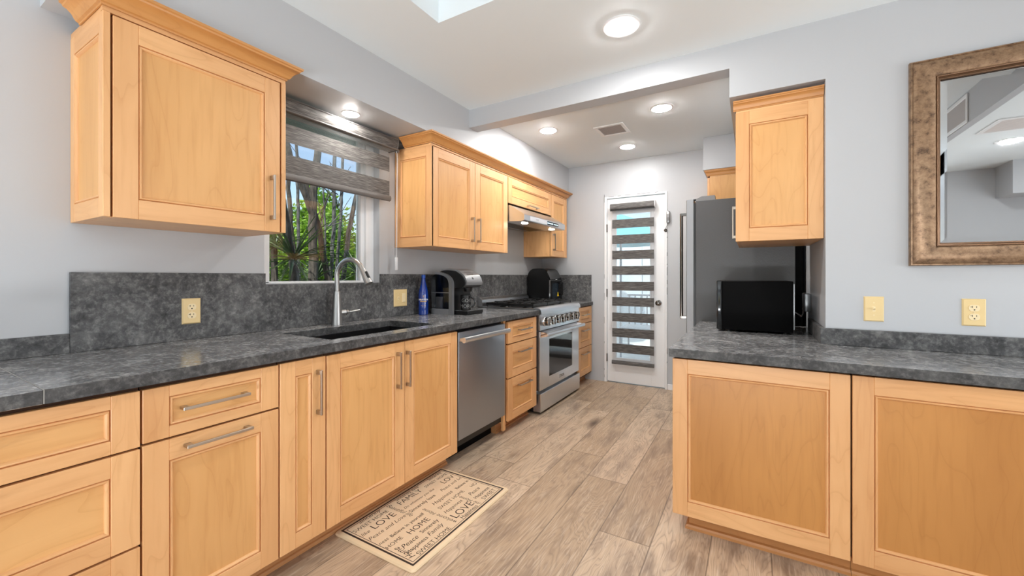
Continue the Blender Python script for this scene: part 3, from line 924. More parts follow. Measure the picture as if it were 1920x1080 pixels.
# ------------------------------------------------------------------ range hood
r = thing('range_hood', 'slim stainless range hood with lit display under the lift-up cabinet', 'hood', (-2.0, 3.65, 1.71))
prof = [(XW + .003, 1.725), (-1.80, 1.706), (-1.762, 1.708), (-1.752, 1.715), (-1.750, 1.762), (-1.757, 1.770), (-1.90, 1.858), (XW + .003, 1.877)]
mb = MB().prism(prof, lambda p, q, t_: (p, t_, q), 3.19, 4.105, STEEL)
mb.build('body', r, r)
mb = MB().box(-1.7508, -1.7485, 3.30, 3.95, 1.7195, 1.760, plain('hood_panel_silver', srgb(214, 216, 220), .35, .3), .0008)
fp = mb.build('control_panel', r, r)
mb = MB().box(-1.7488, -1.7478, 3.66, 3.93, 1.7215, 1.757, BLACKGLOSS)
dp = mb.build('display', fp, r)
for (ya, yb) in ((3.665, 3.70), (3.71, 3.735), (3.745, 3.79), (3.82, 3.832), (3.846, 3.858), (3.872, 3.884), (3.898, 3.91)):
    MB().box(-1.7479, -1.7472, ya, yb, 1.735, 1.743, LED).build('display_light', fp, r)
vs, fs = text_mesh('THOR', .022)
MB().add([(-1.7482, 3.41 + p, 1.733 + q) for p, q in vs], fs, GREYPLASTIC).build('lettering', fp, r)
mb = MB()
for i in range(26):
    y = 3.25 + i * .031
    mb.box(-2.16, -1.90, y, y + .018, 1.7125 - .0, 1.7175, SMOKECHROME)
mb.build('grease_filter', r, r)
for y in (3.343, 3.934):
    MB().lathe([(.03, 0), (.03, -.004), (.024, -.006), (.001, -.006)], (-1.83, y, 1.7065), (0, 0, 1), LENS_HOOD, 20).build('lamp', r, r)

# ------------------------------------------------------------------ range
RY0, RY1 = 3.186, 4.118
r = thing('range', 'stainless six burner gas range with black grates and a row of knobs', 'range', (-1.9, 3.65, 0))
mb = MB()
mb.box(-2.25, -1.642, RY0, RY1, .06, .905, STEEL_DW, .002)
mb.box(-2.24, -1.66, RY0 + .01, RY1 - .01, .025, .06, BLACK)
for x in (-2.2, -1.7):
    for y in (RY0 + .06, RY1 - .06): mb.cyl((x, y, 0), (x, y, .026), .02, BLACK)
mb.build('body', r, r)
mb = MB().box(-2.19, -1.655, RY0 + .012, RY1 - .012, .905, .917, BLACKMETAL, .002)
mb.box(-2.2, -1.643, RY0, RY0 + .012, .905, .925, STEEL, .002); mb.box(-2.2, -1.643, RY1 - .012, RY1, .905, .925, STEEL, .002)
mb.build('cooktop', r, r)
# bull-nose and control panel
prof = [(-1.655, .905), (-1.655, .93), (-1.64, .935), (-1.614, .934), (-1.596, .926), (-1.583, .91), (-1.578, .892), (-1.578, .878), (-1.6, .872), (-1.642, .872)]
MB().prism(prof, lambda p, q, t_: (p, t_, q), RY0, RY1, STEEL).build('front_rail', r, r)
pr = [(-1.642, .873), (-1.597, .873), (-1.592, .735), (-1.642, .735)]
cp = MB().prism(pr, lambda p, q, t_: (p, t_, q), RY0 + .001, RY1 - .001, STEEL).build('control_panel', r, r)
vs, fs = text_mesh('THOR', .02)
MB().add([(-1.5925, 3.655 + p, .752 + q) for p, q in vs], fs, SMOKECHROME).build('lettering', cp, r)
for i in range(7):
    y = 3.288 + i * .1165
    k = MB().lathe([(.041, 0), (.041, .006), (.038, .009), (.0375, .011)], (-1.595, y, .807), (1, 0, 0), CHROME, 28)
    k.lathe([(.0375, .011), (.0355, .036), (.035, .040)], (-1.595, y, .807), (1, 0, 0), SMOKECHROME, 28)
    k.lathe([(.035, .040), (.038, .0405), (.038, .047), (.0345, .048), (.0335, .046), (.001, .0455)], (-1.595, y, .807), (1, 0, 0), CHROME, 28)
    ko = k.build('knob', r, r)
    MB().box(-1.551, -1.541, y - .007, y + .007, .777, .837, SMOKECHROME, .002).build('grip', ko, r)
# oven door
dm = MB()
WY_0, WY_1, WZ_0, WZ_1 = 3.385, 3.935, .298, .640
dm.box(-1.642, -1.597, RY0 + .002, WY_0, .205, .725, STEEL, .002); dm.box(-1.642, -1.597, WY_1, RY1 - .002, .205, .725, STEEL, .002)
dm.box(-1.642, -1.597, WY_0, WY_1, .205, WZ_0, STEEL); dm.box(-1.642, -1.597, WY_0, WY_1, WZ_1, .725, STEEL)
od = dm.build('oven_door', r, r)
MB().box(-1.63, -1.600, WY_0, WY_1, WZ_0, WZ_1, BLACKGLOSS).build('oven_window', od, r)
mb = MB().cyl((-1.535, RY0 + .012, .700), (-1.535, RY1 - .012, .700), .0165, STEEL)
for y in (RY0 + .03, RY1 - .03):
    mb.prism([(-1.598, .672), (-1.598, .724), (-1.562, .722), (-1.53, .712), (-1.522, .700), (-1.53, .688)], lambda p, q, t_: (p, t_, q), y - .02, y + .02, CHROME)
mb.build('handle', od, r)
bd = MB().box(-1.5975, -1.5935, 3.60, 3.72, .232, .272, STEEL, .001).build('name_plate', od, r)
vs, fs = text_mesh('THOR', .034, 0, .001)
mb = MB().add([(-1.5932, 3.622 + p, .241 + q) for p, q in vs], fs, BLACK)
mb.box(-1.5936, -1.5931, 3.604, 3.611, .236, .268, BLACK)
mb.build('lettering', bd, r)
MB().box(-1.66, -1.585, RY0 + .001, RY1 - .001, .022, .182, STEEL, .003).build('kick_drawer', r, r)
# back vent
prof = [(-2.252, .918), (-2.252, 1.005), (-2.238, 1.008), (-2.205, .985), (-2.2, .918)]
MB().prism(prof, lambda p, q, t_: (p, t_, q), RY0, RY1, STEEL).build('back_guard', r, r)
mb = MB()
for i in range(60):
    y = RY0 + .02 + i * .0152
    for k in range(3):
        f = .25 + k * .25
        x = -2.238 + (.033) * f; z = 1.008 - .023 * f
        mb.box(x - .002, x + .002, y, y + .007, z - .0006, z + .0016, BLACK)
mb.build('vent_holes', r, r)
# grates and burners
gw = (RY1 - RY0 - .05) / 3
for g in range(3):
    y0 = RY0 + .025 + g * gw; y1 = y0 + gw - .006
    mb = MB(); zt = .962; b = .011
    xa, xb = -2.175, -1.672
    for x in (xa, xb - b, (xa + xb) / 2 - b / 2): mb.box(x, x + b, y0, y1, zt - .022, zt, BLACKMETAL, .002)
    for y in (y0, y1 - b): mb.box(xa, xb, y, y + b, zt - .022, zt, BLACKMETAL, .002)
    for x in (xa + .0, (xa + xb) / 2 - b / 2, xb - b):
        for y in (y0, y1 - b): mb.box(x, x + b, y, y + b, .917, zt, BLACKMETAL, .002)
    ym = (y0 + y1) / 2
    for cx in (xa + .126, xb - .126):
        for dx, dy in ((1, 0), (-1, 0)):
            mb.box(cx + dx * .03, cx + dx * .122, ym - b / 2, ym + b / 2, zt - .02, zt + .006, BLACKMETAL, .002)
        for dy in (1, -1):
            mb.box(cx - b / 2, cx + b / 2, ym + dy * .03, ym + dy * (gw / 2 - .006), zt - .02, zt + .006, BLACKMETAL, .002)
        for dx in (1, -1):
            for dy in (1, -1):
                mb.box(cx + dx * .06 - b / 2, cx + dx * .06 + b / 2, ym + dy * .07, ym + dy * (gw / 2 - .006), zt - .02, zt + .004, BLACKMETAL, .002)
    mb.build('grate', r, r)
    for cx in (xa + .126, xb - .126):
        MB().lathe([(.055, 0), (.052, .008), (.04, .012), (.04, .02), (.043, .022), (.043, .028), (.03, .031), (.001, .031)], (cx, ym, .917), (0, 0, 1), BLACKMETAL, 24).build('burner', r, r)

# ------------------------------------------------------------------ faucet
fx, fy = -2.187, 1.607
r = thing('faucet', 'tall brushed steel gooseneck faucet with pull-down spray head behind the sink', 'faucet', (fx, fy, CT))
MB().lathe([(.001, 0), (.033, 0), (.033, .006), (.0325, .012), (.027, .12), (.0215, .195), (.0205, .203), (.019, .204), (.001, .204)], (fx, fy, CT), (0, 0, 1), FAUCET, 32).build('body', r, r)
dirv = Vector((.245, .03, 0)).normalized(); span = .245
pts = [Vector((fx, fy, CT + .20)), Vector((fx, fy, 1.20))]
rad = span / 2 * .86
for i in range(0, 15):
    a = math.pi - math.pi * .86 * i / 14
    pts.append(Vector((fx, fy, 1.205)) + dirv * (rad + rad * math.cos(a)) + Vector((0, 0, rad * 1.0 * math.sin(a))))
MB().tube(pts, [.0145] * len(pts), FAUCET, 18).build('neck', r, r)
e = pts[-1]; td = (pts[-1] - pts[-2]).normalized()
hd = MB().tube([e - td * .004, e + td * .012, e + td * .05, e + td * .098], [.0155, .0165, .019, .0235], FAUCET, 22)
ho = hd.build('spray_head', r, r)
q = e + td * .05 + dirv * .012 + Vector((0, 0, .012))
MB().tube([q - td * .02, q + td * .022], [.0085, .0105], BLACK, 12).build('spray_button', ho, r)
side = Vector((.35, .94, 0)).normalized()
b0 = Vector((fx, fy, CT + .073))
hb = MB().tube([b0 + side * .02, b0 + side * .052], [.0175, .0175], FAUCET, 22).tube([b0 + side * .052, b0 + side * .055], [.0185, .0185], BLACK, 22).tube([b0 + side * .055, b0 + side * .066, b0 + side * .072], [.0175, .015, .008], FAUCET, 22)
hl = hb.build('handle_base', r, r)
MB().tube([b0 + side * .066, b0 + side * .09 + Vector((0, 0, .002)), b0 + side * .135 + Vector((.008, 0, .010))], [.0075, .0055, .0062], FAUCET, 14).build('lever', hl, r)

# ------------------------------------------------------------------ wall plates
def plate(name, label, cat, F, a, b, w, h, kind):
    P_ = F.w(a, b, 0)
    r = thing(name, label, cat, P_)
    mb = MB(); hw, hh = w / 2, h / 2; t_ = .006; i = .005
    vs = []
    for (s, d) in ((0, 0), (0, .001), (i, t_)):
        vs += [F.w(a - hw + s, b - hh + s, d), F.w(a + hw - s, b - hh + s, d), F.w(a + hw - s, b + hh - s, d), F.w(a - hw + s, b + hh - s, d)]
    fs = [(0, 1, 2, 3), (8, 9, 10, 11)]
    for k in (0, 4):
        fs += [(k + j, k + (j + 1) % 4, k + 4 + (j + 1) % 4, k + 4 + j) for j in range(4)]
    mb.add(vs, fs, IVORY); mb.build('cover_plate', r, r)
    def screw(da, db):
        m2 = MB(); ax = Vector(F.w(0, 0, 1)) - Vector(F.w(0, 0, 0))
        m2.lathe([(.0032, 0), (.0032, .001), (.001, .0012)], F.w(a + da, b + db, t_), ax, IVORYLIGHT, 12); m2.build('screw', r, r)
    if kind == 'outlet':
        screw(0, 0)
        for s in (.0195, -.0195):
            m2 = MB(); n = 28; poly = []
            for k in range(n):
                an = 2 * math.pi * k / n
                u, v_ = .0175 * math.cos(an), .0175 * math.sin(an)
                poly.append((a + u, b + s + max(-.0142, min(.0142, v_))))
            vs = [F.w(p, q, t_ - .001) for p, q in poly] + [F.w(p, q, t_ + .0022) for p, q in poly]
            fs = [tuple(range(n, 2 * n))] + [(k, (k + 1) % n, n + (k + 1) % n, n + k) for k in range(n)]
            m2.add(vs, fs, IVORYLIGHT); so = m2.build('receptacle', r, r)
            m3 = MB(); d = t_ + .0022
            F.box(m3, a - .0075, a - .0055, b + s + .001, b + s + .009, d, d + .0003, HOLE)
            F.box(m3, a - .0125, a - .0055, b + s + .0042, b + s + .006, d, d + .0003, HOLE)
            F.box(m3, a + .0055, a + .0075, b + s + .0015, b + s + .0085, d, d + .0003, HOLE)
            ax = Vector(F.w(0, 0, 1)) - Vector(F.w(0, 0, 0))
            m3.lathe([(.0028, 0), (.0028, .0003), (.0001, .0003)], F.w(a, b + s - .0075, d), ax, HOLE, 12)
            m3.build('slots', so, r)
    def toggle(da):
        screw(da, .030); screw(da, -.030)
        m2 = MB(); F.box(m2, a + da - .0052, a + da + .0052, b - .012, b + .012, t_ - .002, t_ + .0006, IVORYLIGHT, .0006)
        vs = [F.w(a + da - .0038, b - .006, t_), F.w(a + da + .0038, b - .006, t_), F.w(a + da + .0038, b + .004, t_), F.w(a + da - .0038, b + .004, t_),
              F.w(a + da - .003, b + .003, t_ + .014), F.w(a + da + .003, b + .003, t_ + .014), F.w(a + da + .003, b + .010, t_ + .013), F.w(a + da - .003, b + .010, t_ + .013)]
        m2.add(vs, [(0, 1, 5, 4), (1, 2, 6, 5), (2, 3, 7, 6), (3, 0, 4, 7), (4, 5, 6, 7)], IVORYLIGHT); m2.build('toggle', r, r)
    if kind == 'switch': toggle(0)
    if kind == 'combo':
        toggle(-w * .2)
        m2 = MB(); F.box(m2, a + w * .08, a + w * .34, b - .033, b + .033, t_ - .001, t_ + .003, IVORYLIGHT, .001)
        F.box(m2, a + w * .11, a + w * .31, b - .031, b - .014, t_ + .003, t_ + .006, IVORYLIGHT, .001); m2.build('slide_dimmer', r, r)
    return r
FB = Face('+x', BX1 + .0005)
plate('outlet', 'ivory duplex outlet on the dark stone backsplash under the big hanging cabinet', 'outlet', FB, .881, 1.048, .074, .118, 'outlet')
plate('light_switch', 'ivory double plate with toggle and slide dimmer on the backsplash between faucet and blue bottle', 'light switch', FB, 2.193, 1.049, .132, .126, 'combo')
FM = Face('-y', YM - .0005)
plate('light_switch', 'ivory single toggle switch on the grey wall left of the outlet, under the mirror', 'light switch', FM, .506, 1.052, .075, .12, 'switch')
plate('outlet', 'ivory duplex outlet on the grey wall below the framed mirror', 'outlet', FM, .843, 1.050, .075, .12, 'outlet')

# ------------------------------------------------------------------ blind at the window
r = thing('window_blind', 'charcoal zebra roller blind half lowered over the kitchen window', 'blind', (-2.2, 1.6, 2.1))
prof = [(-2.26, 2.183), (-2.178, 2.183), (-2.168, 2.178), (-2.164, 2.165), (-2.166, 2.135), (-2.176, 2.113), (-2.19, 2.104), (-2.26, 2.104)]
MB().prism(prof, lambda p, q, t_: (p, t_, q), 1.19, 2.083, FAB_Y).build('cassette', r, r)
prof2 = [(-2.262, 2.186), (-2.174, 2.186), (-2.164, 2.18), (-2.160, 2.165), (-2.162, 2.134), (-2.172, 2.110), (-2.188, 2.100), (-2.262, 2.100)]
MB().prism(prof2, lambda p, q, t_: (p, t_, q), 2.083, 2.089, RAILGREY).build('end_cap', r, r)
MB().box(-2.163, -2.160, 1.19, 2.083, 2.172, 2.176, RAILGREY).build('cassette_trim', r, r)
MB().cyl((-2.165, 1.19, 2.106), (-2.165, 2.083, 2.106), .006, RAILGREY).build('cassette_lip', r, r)
FX = -2.192
for z0, z1 in ((1.943, 2.043), (1.764, 1.876)):
    MB().box(FX - .0012, FX, 1.19, 2.03, z0, z1, FAB_Y).build('dark_band', r, r)
for z0, z1 in ((2.043, 2.108), (1.876, 1.943)):
    MB().box(FX - .0008, FX - .0004, 1.19, 2.03, z0, z1, SHEER).build('sheer_band', r, r)
prof = [(FX - .012, 1.768), (FX - .004, 1.776), (FX + .008, 1.772), (FX + .013, 1.756), (FX + .009, 1.74), (FX - .004, 1.735), (FX - .013, 1.745)]
MB().prism(prof, lambda p, q, t_: (p, t_, q), 1.19, 2.036, RAILGREY).build('bottom_rail', r, r)
for y in (2.094, 2.102):
    MB().tube([(-2.186, y - (.008 if y < 2.1 else .002), 2.11), (-2.186, y, 2.05), (-2.196, y, 1.345)], .0014, CORDPLASTIC, 6).build('pull_cord', r, r)
MB().cyl((-2.186, 2.09, 2.105), (-2.186, 2.104, 2.105), .016, RAILGREY).build('cord_wheel', r, r)
MB().box(-2.203, -2.19, 2.086, 2.110, 1.252, 1.345, CORDPLASTIC, .005).build('cord_weight', r, r)

# ------------------------------------------------------------------ recessed lamps
def lamp(label, x, y, z, r_tr, r_lens, group='recessed ceiling lamps', mat=LENS):
    r = thing('recessed_lamp', label, 'lamp', (x, y, z), group)
    MB().lathe([(r_tr, 0), (r_tr, -.003), (r_tr * .96, -.006), (r_lens * 1.18, -.008), (r_lens * 1.03, -.004), (r_lens, -.0015)], (x, y, z - .0005), (0, 0, 1), VINYL, 40).build('trim_ring', r, r)
    MB().lathe([(r_lens, -.002), (r_lens, -.0105), (r_lens * .94, -.0125), (r_lens * .5, -.0138), (.0005, -.014)], (x, y, z - .0005), (0, 0, 1), mat, 36).build('lens', r, r)
lamp('largest round recessed lamp, on the near ceiling in front of the beam', -.589, 2.124, ZC, .096, .058)
lamp('round recessed lamp beyond the beam, right of the square ceiling vent', -.605, 3.31, ZC, .088, .062)
lamp('round recessed lamp beyond the beam, left of the vent and above the far cabinets', -1.57, 3.305, ZC, .088, .062)
lamp('farthest round recessed lamp, behind the square vent and before the back door', -1.08, 4.12, ZC, .088, .062, 'recessed ceiling lamps', LENS_FAR)
lamp('small round lamp in the soffit above the window blind', -2.112, 1.647, ZS, .056, .042, 'recessed ceiling lamps', LENS_SMALL)
lamp('recessed lamp of the dropped ceiling, seen in the mirror', 1.77, .36, 2.29, .09, .06)

# ------------------------------------------------------------------ vents
def vent(label, x0, x1, y0, y1, z, F=None, rim=.03):
    r = thing('air_vent', label, 'vent', ((x0 + x1) / 2, (y0 + y1) / 2, z))
    mb = MB()
    for b in ((x0, x1, y0, y0 + rim), (x0, x1, y1 - rim, y1), (x0, x0 + rim, y0 + rim, y1 - rim), (x1 - rim, x1, y0 + rim, y1 - rim)):
        mb.box(*b, z - .007, z - .0005, VINYL, .002)
    mb.build('frame', r, r)
    MB().box(x0 + rim, x1 - rim, y0 + rim, y1 - rim, z - .0015, z - .0005, plain('vent_dark', srgb(186, 180, 178), .8)).build('backing', r, r)
    n = 9
    for i in range(n):
        y = y0 + rim + (y1 - y0 - 2 * rim) * (i + .5) / n
        m2 = MB(); v = [(x0 + rim, y - .007, z - .006), (x1 - rim, y - .007, z - .006), (x1 - rim, y + .004, z - .002), (x0 + rim, y + .004, z - .002)]
        v += [(a, b, c + .001) for a, b, c in v]
        m2.add(v, [(0, 1, 2, 3), (7, 6, 5, 4), (0, 4, 5, 1), (1, 5, 6, 2), (2, 6, 7, 3), (3, 7, 4, 0)], plain('vent_slat', srgb(228, 222, 220), .5) if i == 0 else bpy.data.materials['vent_slat'])
        m2.build('slat', r, r)
vent('square white air vent in the ceiling between the three far lamps', -1.205, -.945, 3.45, 3.72, ZC)
vent('white air vent in the dropped ceiling, seen only in the mirror', 1.46, 1.76, .7, 1.05, 2.29)
r = thing('air_vent', 'white return air grille high on the soffit side, reflected in the mirror', 'vent', (1.31, .85, 2.4))
mb = MB()
for b in ((.62, 1.06, 2.295, 2.32), (.62, 1.06, 2.475, 2.5), (.62, .645, 2.32, 2.475), (1.035, 1.06, 2.32, 2.475)):
    mb.box(1.302, 1.3095, *b, VINYL, .002)
mb.build('frame', r, r)
MB().box(1.3075, 1.3095, .645, 1.035, 2.32, 2.475, bpy.data.materials['vent_dark']).build('grille', r, r)

# ------------------------------------------------------------------ mirror
mx0, mx1, mz0, mz1 = .63, 1.29, 1.258, 2.2
r = thing('wall_mirror_framed', 'mirror in a wide champagne gold frame hanging on the grey wall', 'mirror', ((mx0 + mx1) / 2, YM, mz0))
r.name = 'framed_mirror'
prof = [(0, .001), (0, .020), (.003, .026), (.008, .027), (.010, .024), (.030, .036), (.055, .041), (.078, .037), (.086, .030)]
prof2 = [(.086, .030), (.088, .034), (.092, .033), (.0935, .027), (.0965, .028), (.0985, .022), (.1015, .021), (.1035, .012)]
def ring(mb, pr, mat):
    vs, fs = [], []
    for i, d in pr:
        y = YM - d
        vs += [(mx0 + i, y, mz0 + i), (mx1 - i, y, mz0 + i), (mx1 - i, y, mz1 - i), (mx0 + i, y, mz1 - i)]
    for k in range(len(pr) - 1):
        fs += [(k * 4 + j, k * 4 + (j + 1) % 4, k * 4 + 4 + (j + 1) % 4, k * 4 + 4 + j) for j in range(4)]
    mb.add(vs, fs, mat)
mb = MB(); ring(mb, prof, LEAFGOLD); mb.build('frame', r, r)
mb = MB(); ring(mb, prof2, LEAFEDGE); mb.build('inner_moulding', r, r)
mb = MB(); i0, i1 = .1025, .127
vs = [(mx0 + i0, YM - .008, mz0 + i0), (mx1 - i0, YM - .008, mz0 + i0), (mx1 - i0, YM - .008, mz1 - i0), (mx0 + i0, YM - .008, mz1 - i0),
      (mx0 + i1, YM - .0095, mz0 + i1), (mx1 - i1, YM - .0095, mz0 + i1), (mx1 - i1, YM - .0095, mz1 - i1), (mx0 + i1, YM - .0095, mz1 - i1)]
mb.add(vs, [(j, (j + 1) % 4, 4 + (j + 1) % 4, 4 + j) for j in range(4)] + [(4, 5, 6, 7)], MIRROR)
mb.build('mirror_glass', r, r, smooth=False)

# ------------------------------------------------------------------ peninsula
FP = Face('-y', 2.10)
r = thing('peninsula_cabinet', 'maple panelled peninsula cabinet at its open end, left of the vertical gap', 'cabinet', (0, 2.4, 0))
mb = MB()
mb.box(-.312, .300, 2.1215, 3.37, .075, .828, MAPLE['y']); mb.box(-.325, .337, 2.1005, 2.1215, .08, .828, DARKGAP)
mb.build('carcass', r, r)
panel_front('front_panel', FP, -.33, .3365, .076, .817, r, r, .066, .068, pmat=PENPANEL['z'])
mb = MB()
mb.box(-.262, .300, 2.128, 3.33, 0, .0745, TOEWOODX); mb.box(.300, .3435, 2.128, YM - .01, 0, .0745, TOEWOODX)
mb.sweep([(-.262, 3.3), (-.262, 2.128), (.3435, 2.128)], [(0, 0), (.016, 0), (.0155, .012), (.01, .02), (0, .024)], 1, TOEWOODX)
mb.build('toe_kick', r, r)
r = thing('peninsula_cabinet', 'maple panelled peninsula cabinet running out of the right edge of the picture', 'cabinet', (.9, 2.3, 0))
mb = MB()
mb.box(.345, 1.395, 2.1215, YM - .004, .075, .828, MAPLE['x']); mb.box(.342, 1.395, 2.1005, 2.1215, .08, .828, DARKGAP)
mb.build('carcass', r, r)
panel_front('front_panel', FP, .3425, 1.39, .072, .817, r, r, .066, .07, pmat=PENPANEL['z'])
mb = MB()
mb.box(.345, 1.395, 2.128, YM - .004, 0, .0745, TOEWOODX)
mb.sweep([(.345, 2.128), (1.395, 2.128)], [(0, 0), (.016, 0), (.0155, .012), (.01, .02), (0, .024)], 1, TOEWOODX)
mb.build('toe_kick', r, r)
mb = MB()
mb.box(-.342, .318, 2.045, 3.40, PT - .0385, PT, STONE); mb.box(.318, 1.42, 2.045, YM - .002, PT - .0385, PT, STONE)
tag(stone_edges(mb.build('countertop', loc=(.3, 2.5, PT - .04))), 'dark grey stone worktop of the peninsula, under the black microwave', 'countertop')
mb = MB().box(.297, 1.42, YM - .022, YM - .002, PT + .0005, .9485, STONE_V, .001).box(.297, .3185, YM - .002, 3.12, PT + .0005, .9485, STONE_V, .001)
tag(mb.build('backsplash', loc=(.8, YM - .01, PT)), 'low stone backsplash strip at the rear of the peninsula worktop', 'backsplash', 'dark stone backsplash slabs')

# right hanging cabinet in its niche (doors face the range)
r = thing('hanging_cabinet', 'maple cabinet hanging in the wall niche above the microwave', 'cabinet', (.12, 2.9, 1.403))
FE2 = Face('-y', 2.63 + T)
mb = MB()
mb.box(-.058, .3175, 2.652, 3.25, 1.407, 2.14, MAPLE['z']); mb.box(-.076, -.0585, 2.652, 3.25, 1.41, 2.12, DARKGAP)
mb.box(-.0785, .3175, 2.632, 2.652, 2.131, 2.14, MAPLE['x'])
mb.build('carcass', r, r)
panel_front('end_panel', FE2, -.081, .3175, 1.406, 2.131, r, r, .066, .072)
FD = Face('-x', -.059)
d = panel_front('door', FD, 2.656, 3.248, 1.407, 2.12, r, r, .062, .068)
bar_pull(FD, 3.03, 1.56, .21, d, r, True)
mb = MB().sweep([(-.093, 2.6315), (.3175, 2.6315)], [(o * .5, z * .78) for o, z in CROWNP], 1, CROWN['x'], 2.1405)
mb.box(-.0785, .3175, 2.6318, 2.66, 2.1405, 2.188, CROWN['x'])
mb.build('crown_moulding', r, r)

# cabinet over the fridge
r = thing('hanging_cabinet', 'maple cabinet hanging over the fridge against the far wall', 'cabinet', (0, 4.42, 1.82))
mb = MB().box(-.345, .3185, 4.262, YB - .003, 1.82, 2.15, PANEL['z']); mb.build('carcass', r, r)
FD2 = Face('-x', -.346)
d = panel_front('door', FD2, 4.264, YB - .006, 1.822, 2.14, r, r, .05, .055)
mb = MB().sweep([(-.366, YB - .003), (-.366, 4.262), (.3185, 4.262)], [(o * .45, z * .9) for o, z in CROWNP], 1, CROWN['x'], 2.151)
mb.build('crown_moulding', r, r)

# ------------------------------------------------------------------ fridge
r = thing('fridge', 'tall grey refrigerator with a steel front and vertical bar handle, beyond the microwave', 'fridge', (-.05, 3.85, 0))
mb = MB().box(-.377, .258, 3.442, 4.25, .04, 1.792, FRIDGESIDE, .003)
for x in (-.33, .2):
    for y in (3.5, 4.19): mb.cyl((x, y, 0), (x, y, .041), .02, BLACK)
mb.build('cabinet_body', r, r)
MB().box(.2585, .30, 3.45, 4.24, .06, 1.75, BLACKMATTE).build('dark_gap_fill', r, r)  # black block standing in for the shaded gap between fridge and wall
MB().box(-.393, -.3775, 3.446, 4.246, .08, 1.775, BLACK).build('gasket', r, r)
def bulged(z0, z1, y0, y1):
    n = 12; poly = [(-.3935, y0 + .002)]
    poly = [(-.3935, y0), (-.440, y0)]
    for i in range(1, n):
        t_ = i / n; poly.append((-.440 - .006 - .032 * math.sin(math.pi * t_), y0 + (y1 - y0) * t_))
    poly += [(-.440, y1), (-.3935, y1)]
    return MB().prism(poly, lambda p, q, t_: (p, q, t_), z0, z1, FRIDGEDOOR)
d = bulged(.74, 1.806, 3.444, 4.248).build('door', r, r)
hm = MB().cyl((-.535, 3.84, .842), (-.535, 3.84, 1.757), .0135, SMOKECHROME)
for z in (.852, 1.747): hm.box(-.545, -.474, 3.827, 3.853, z - .012, z + .012, SMOKECHROME, .003)
hm.build('handle', d, r)
d2 = bulged(.09, .73, 3.444, 4.248).build('freezer_drawer', r, r)
hm = MB().cyl((-.535, 3.53, .65), (-.535, 4.16, .65), .0135, SMOKECHROME)
for y in (3.56, 4.13): hm.box(-.545, -.455, y - .012, y + .012, .638, .662, SMOKECHROME, .003)
hm.build('handle', d2, r)
pr = [(-.42, 1.80), (-.36, 1.812), (-.33, 1.828), (-.245, 1.828), (-.24, 1.793), (-.377, 1.793), (-.42, 1.793)]
MB().prism([(-.425, 1.8065), (-.375, 1.8085), (-.335, 1.826), (-.245, 1.826), (-.243, 1.793), (-.376, 1.793), (-.376, 1.807)], lambda p, q, t_: (p, t_, q), 3.45, 3.53, GREYPLASTIC).build('hinge_cover', r, r)

# ------------------------------------------------------------------ microwave
r = thing('microwave', 'black microwave oven on the peninsula worktop, its side to the viewer', 'microwave', (0, 3.09, PT))
MB().box(-.162, .205, 2.855, 3.335, PT + .013, 1.18, BLACKMATTE, .004).build('case', r, r)
MB().box(-.193, -.163, 2.85, 3.338, PT + .012, 1.183, BLACKGLOSS, .005).build('door', r, r)
MB().box(.2055, .212, 2.866, 3.325, PT + .03, 1.165, SILVERPLASTIC, .001).build('rear_plate', r, r)
for x in (-.13, .17):
    for y in (2.90, 3.29): MB().cyl((x, y, PT), (x, y, PT + .0135), .014, BLACK).build('foot', r, r)
MB().tube([(.212, 2.95, 1.0), (.235, 2.95, .985), (.255, 3.02, .965), (.27, 3.1, .975), (.283, 3.22, 1.01)], .0035, GREYPLASTIC, 8).build('power_cord', r, r)
r = thing('plug_adapter', 'grey plug-in adapter on the niche wall behind the microwave', 'adapter', (.30, 3.25, 1.04))
MB().box(.284, .3195, 3.17, 3.31, .985, 1.10, SILVERPLASTIC, .006).build('casing', r, r)

# ------------------------------------------------------------------ bottle, coffee maker, mug, air fryer
bx, by = -2.18, 2.36
r = thing('bottle', 'cobalt blue glass bottle with white and gold label beside the coffee maker', 'bottle', (bx, by, CT))
MB().lathe([(.001, .002), (.034, 0), (.0375, .004), (.0375, .145), (.036, .17), (.029, .205), (.019, .24), (.0148, .265), (.0138, .285)], (bx, by, CT), (0, 0, 1), BLUEGLASS, 36).build('glass_body', r, r)
MB().lathe([(.0138, .283), (.0155, .284), (.0155, .303), (.014, .306), (.001, .306)], (bx, by, CT), (0, 0, 1), BLUECAP, 24).build('cap', r, r)
ang0 = math.atan2(-by, -bx * 1.0 - 0) if False else math.atan2(0 - by, 0 - bx)
def wrap(mb, s, size, z, cx, cy, rad, ang, mat, off=0.0, shear=0):
    vs, fs = text_mesh(s, size, shear, off)
    w = max(p for p, q in vs)
    out = []
    for p, q in vs:
        a = ang + (p - w / 2) / rad
        out.append((cx + (rad + .0004) * math.cos(a), cy + (rad + .0004) * math.sin(a), z + q))
    mb.add(out, fs, mat)
lb = MB()
wrap(lb, 'SARATOGA', .0165, CT + .112, bx, by, .0375, ang0, LETTERWHITE, .0006)
wrap(lb, 'S', .022, CT + .134, bx, by, .0376, ang0, GOLD)
wrap(lb, 'SPRING WATER', .0055, CT + .070, bx, by, .0375, ang0, GOLD)
n = 12
for k in range(n):
    a0, a1 = ang0 - .7 + 1.4 * k / n, ang0 - .7 + 1.4 * (k + 1) / n; rr = .0379
    lb.add([(bx + rr * math.cos(a0), by + rr * math.sin(a0), CT + .100), (bx + rr * math.cos(a1), by + rr * math.sin(a1), CT + .100),
            (bx + rr * math.cos(a1), by + rr * math.sin(a1), CT + .106), (bx + rr * math.cos(a0), by + rr * math.sin(a0), CT + .106)], [(0, 1, 2, 3)], GOLD)
lb.build('label_print', r, r, smooth=False)

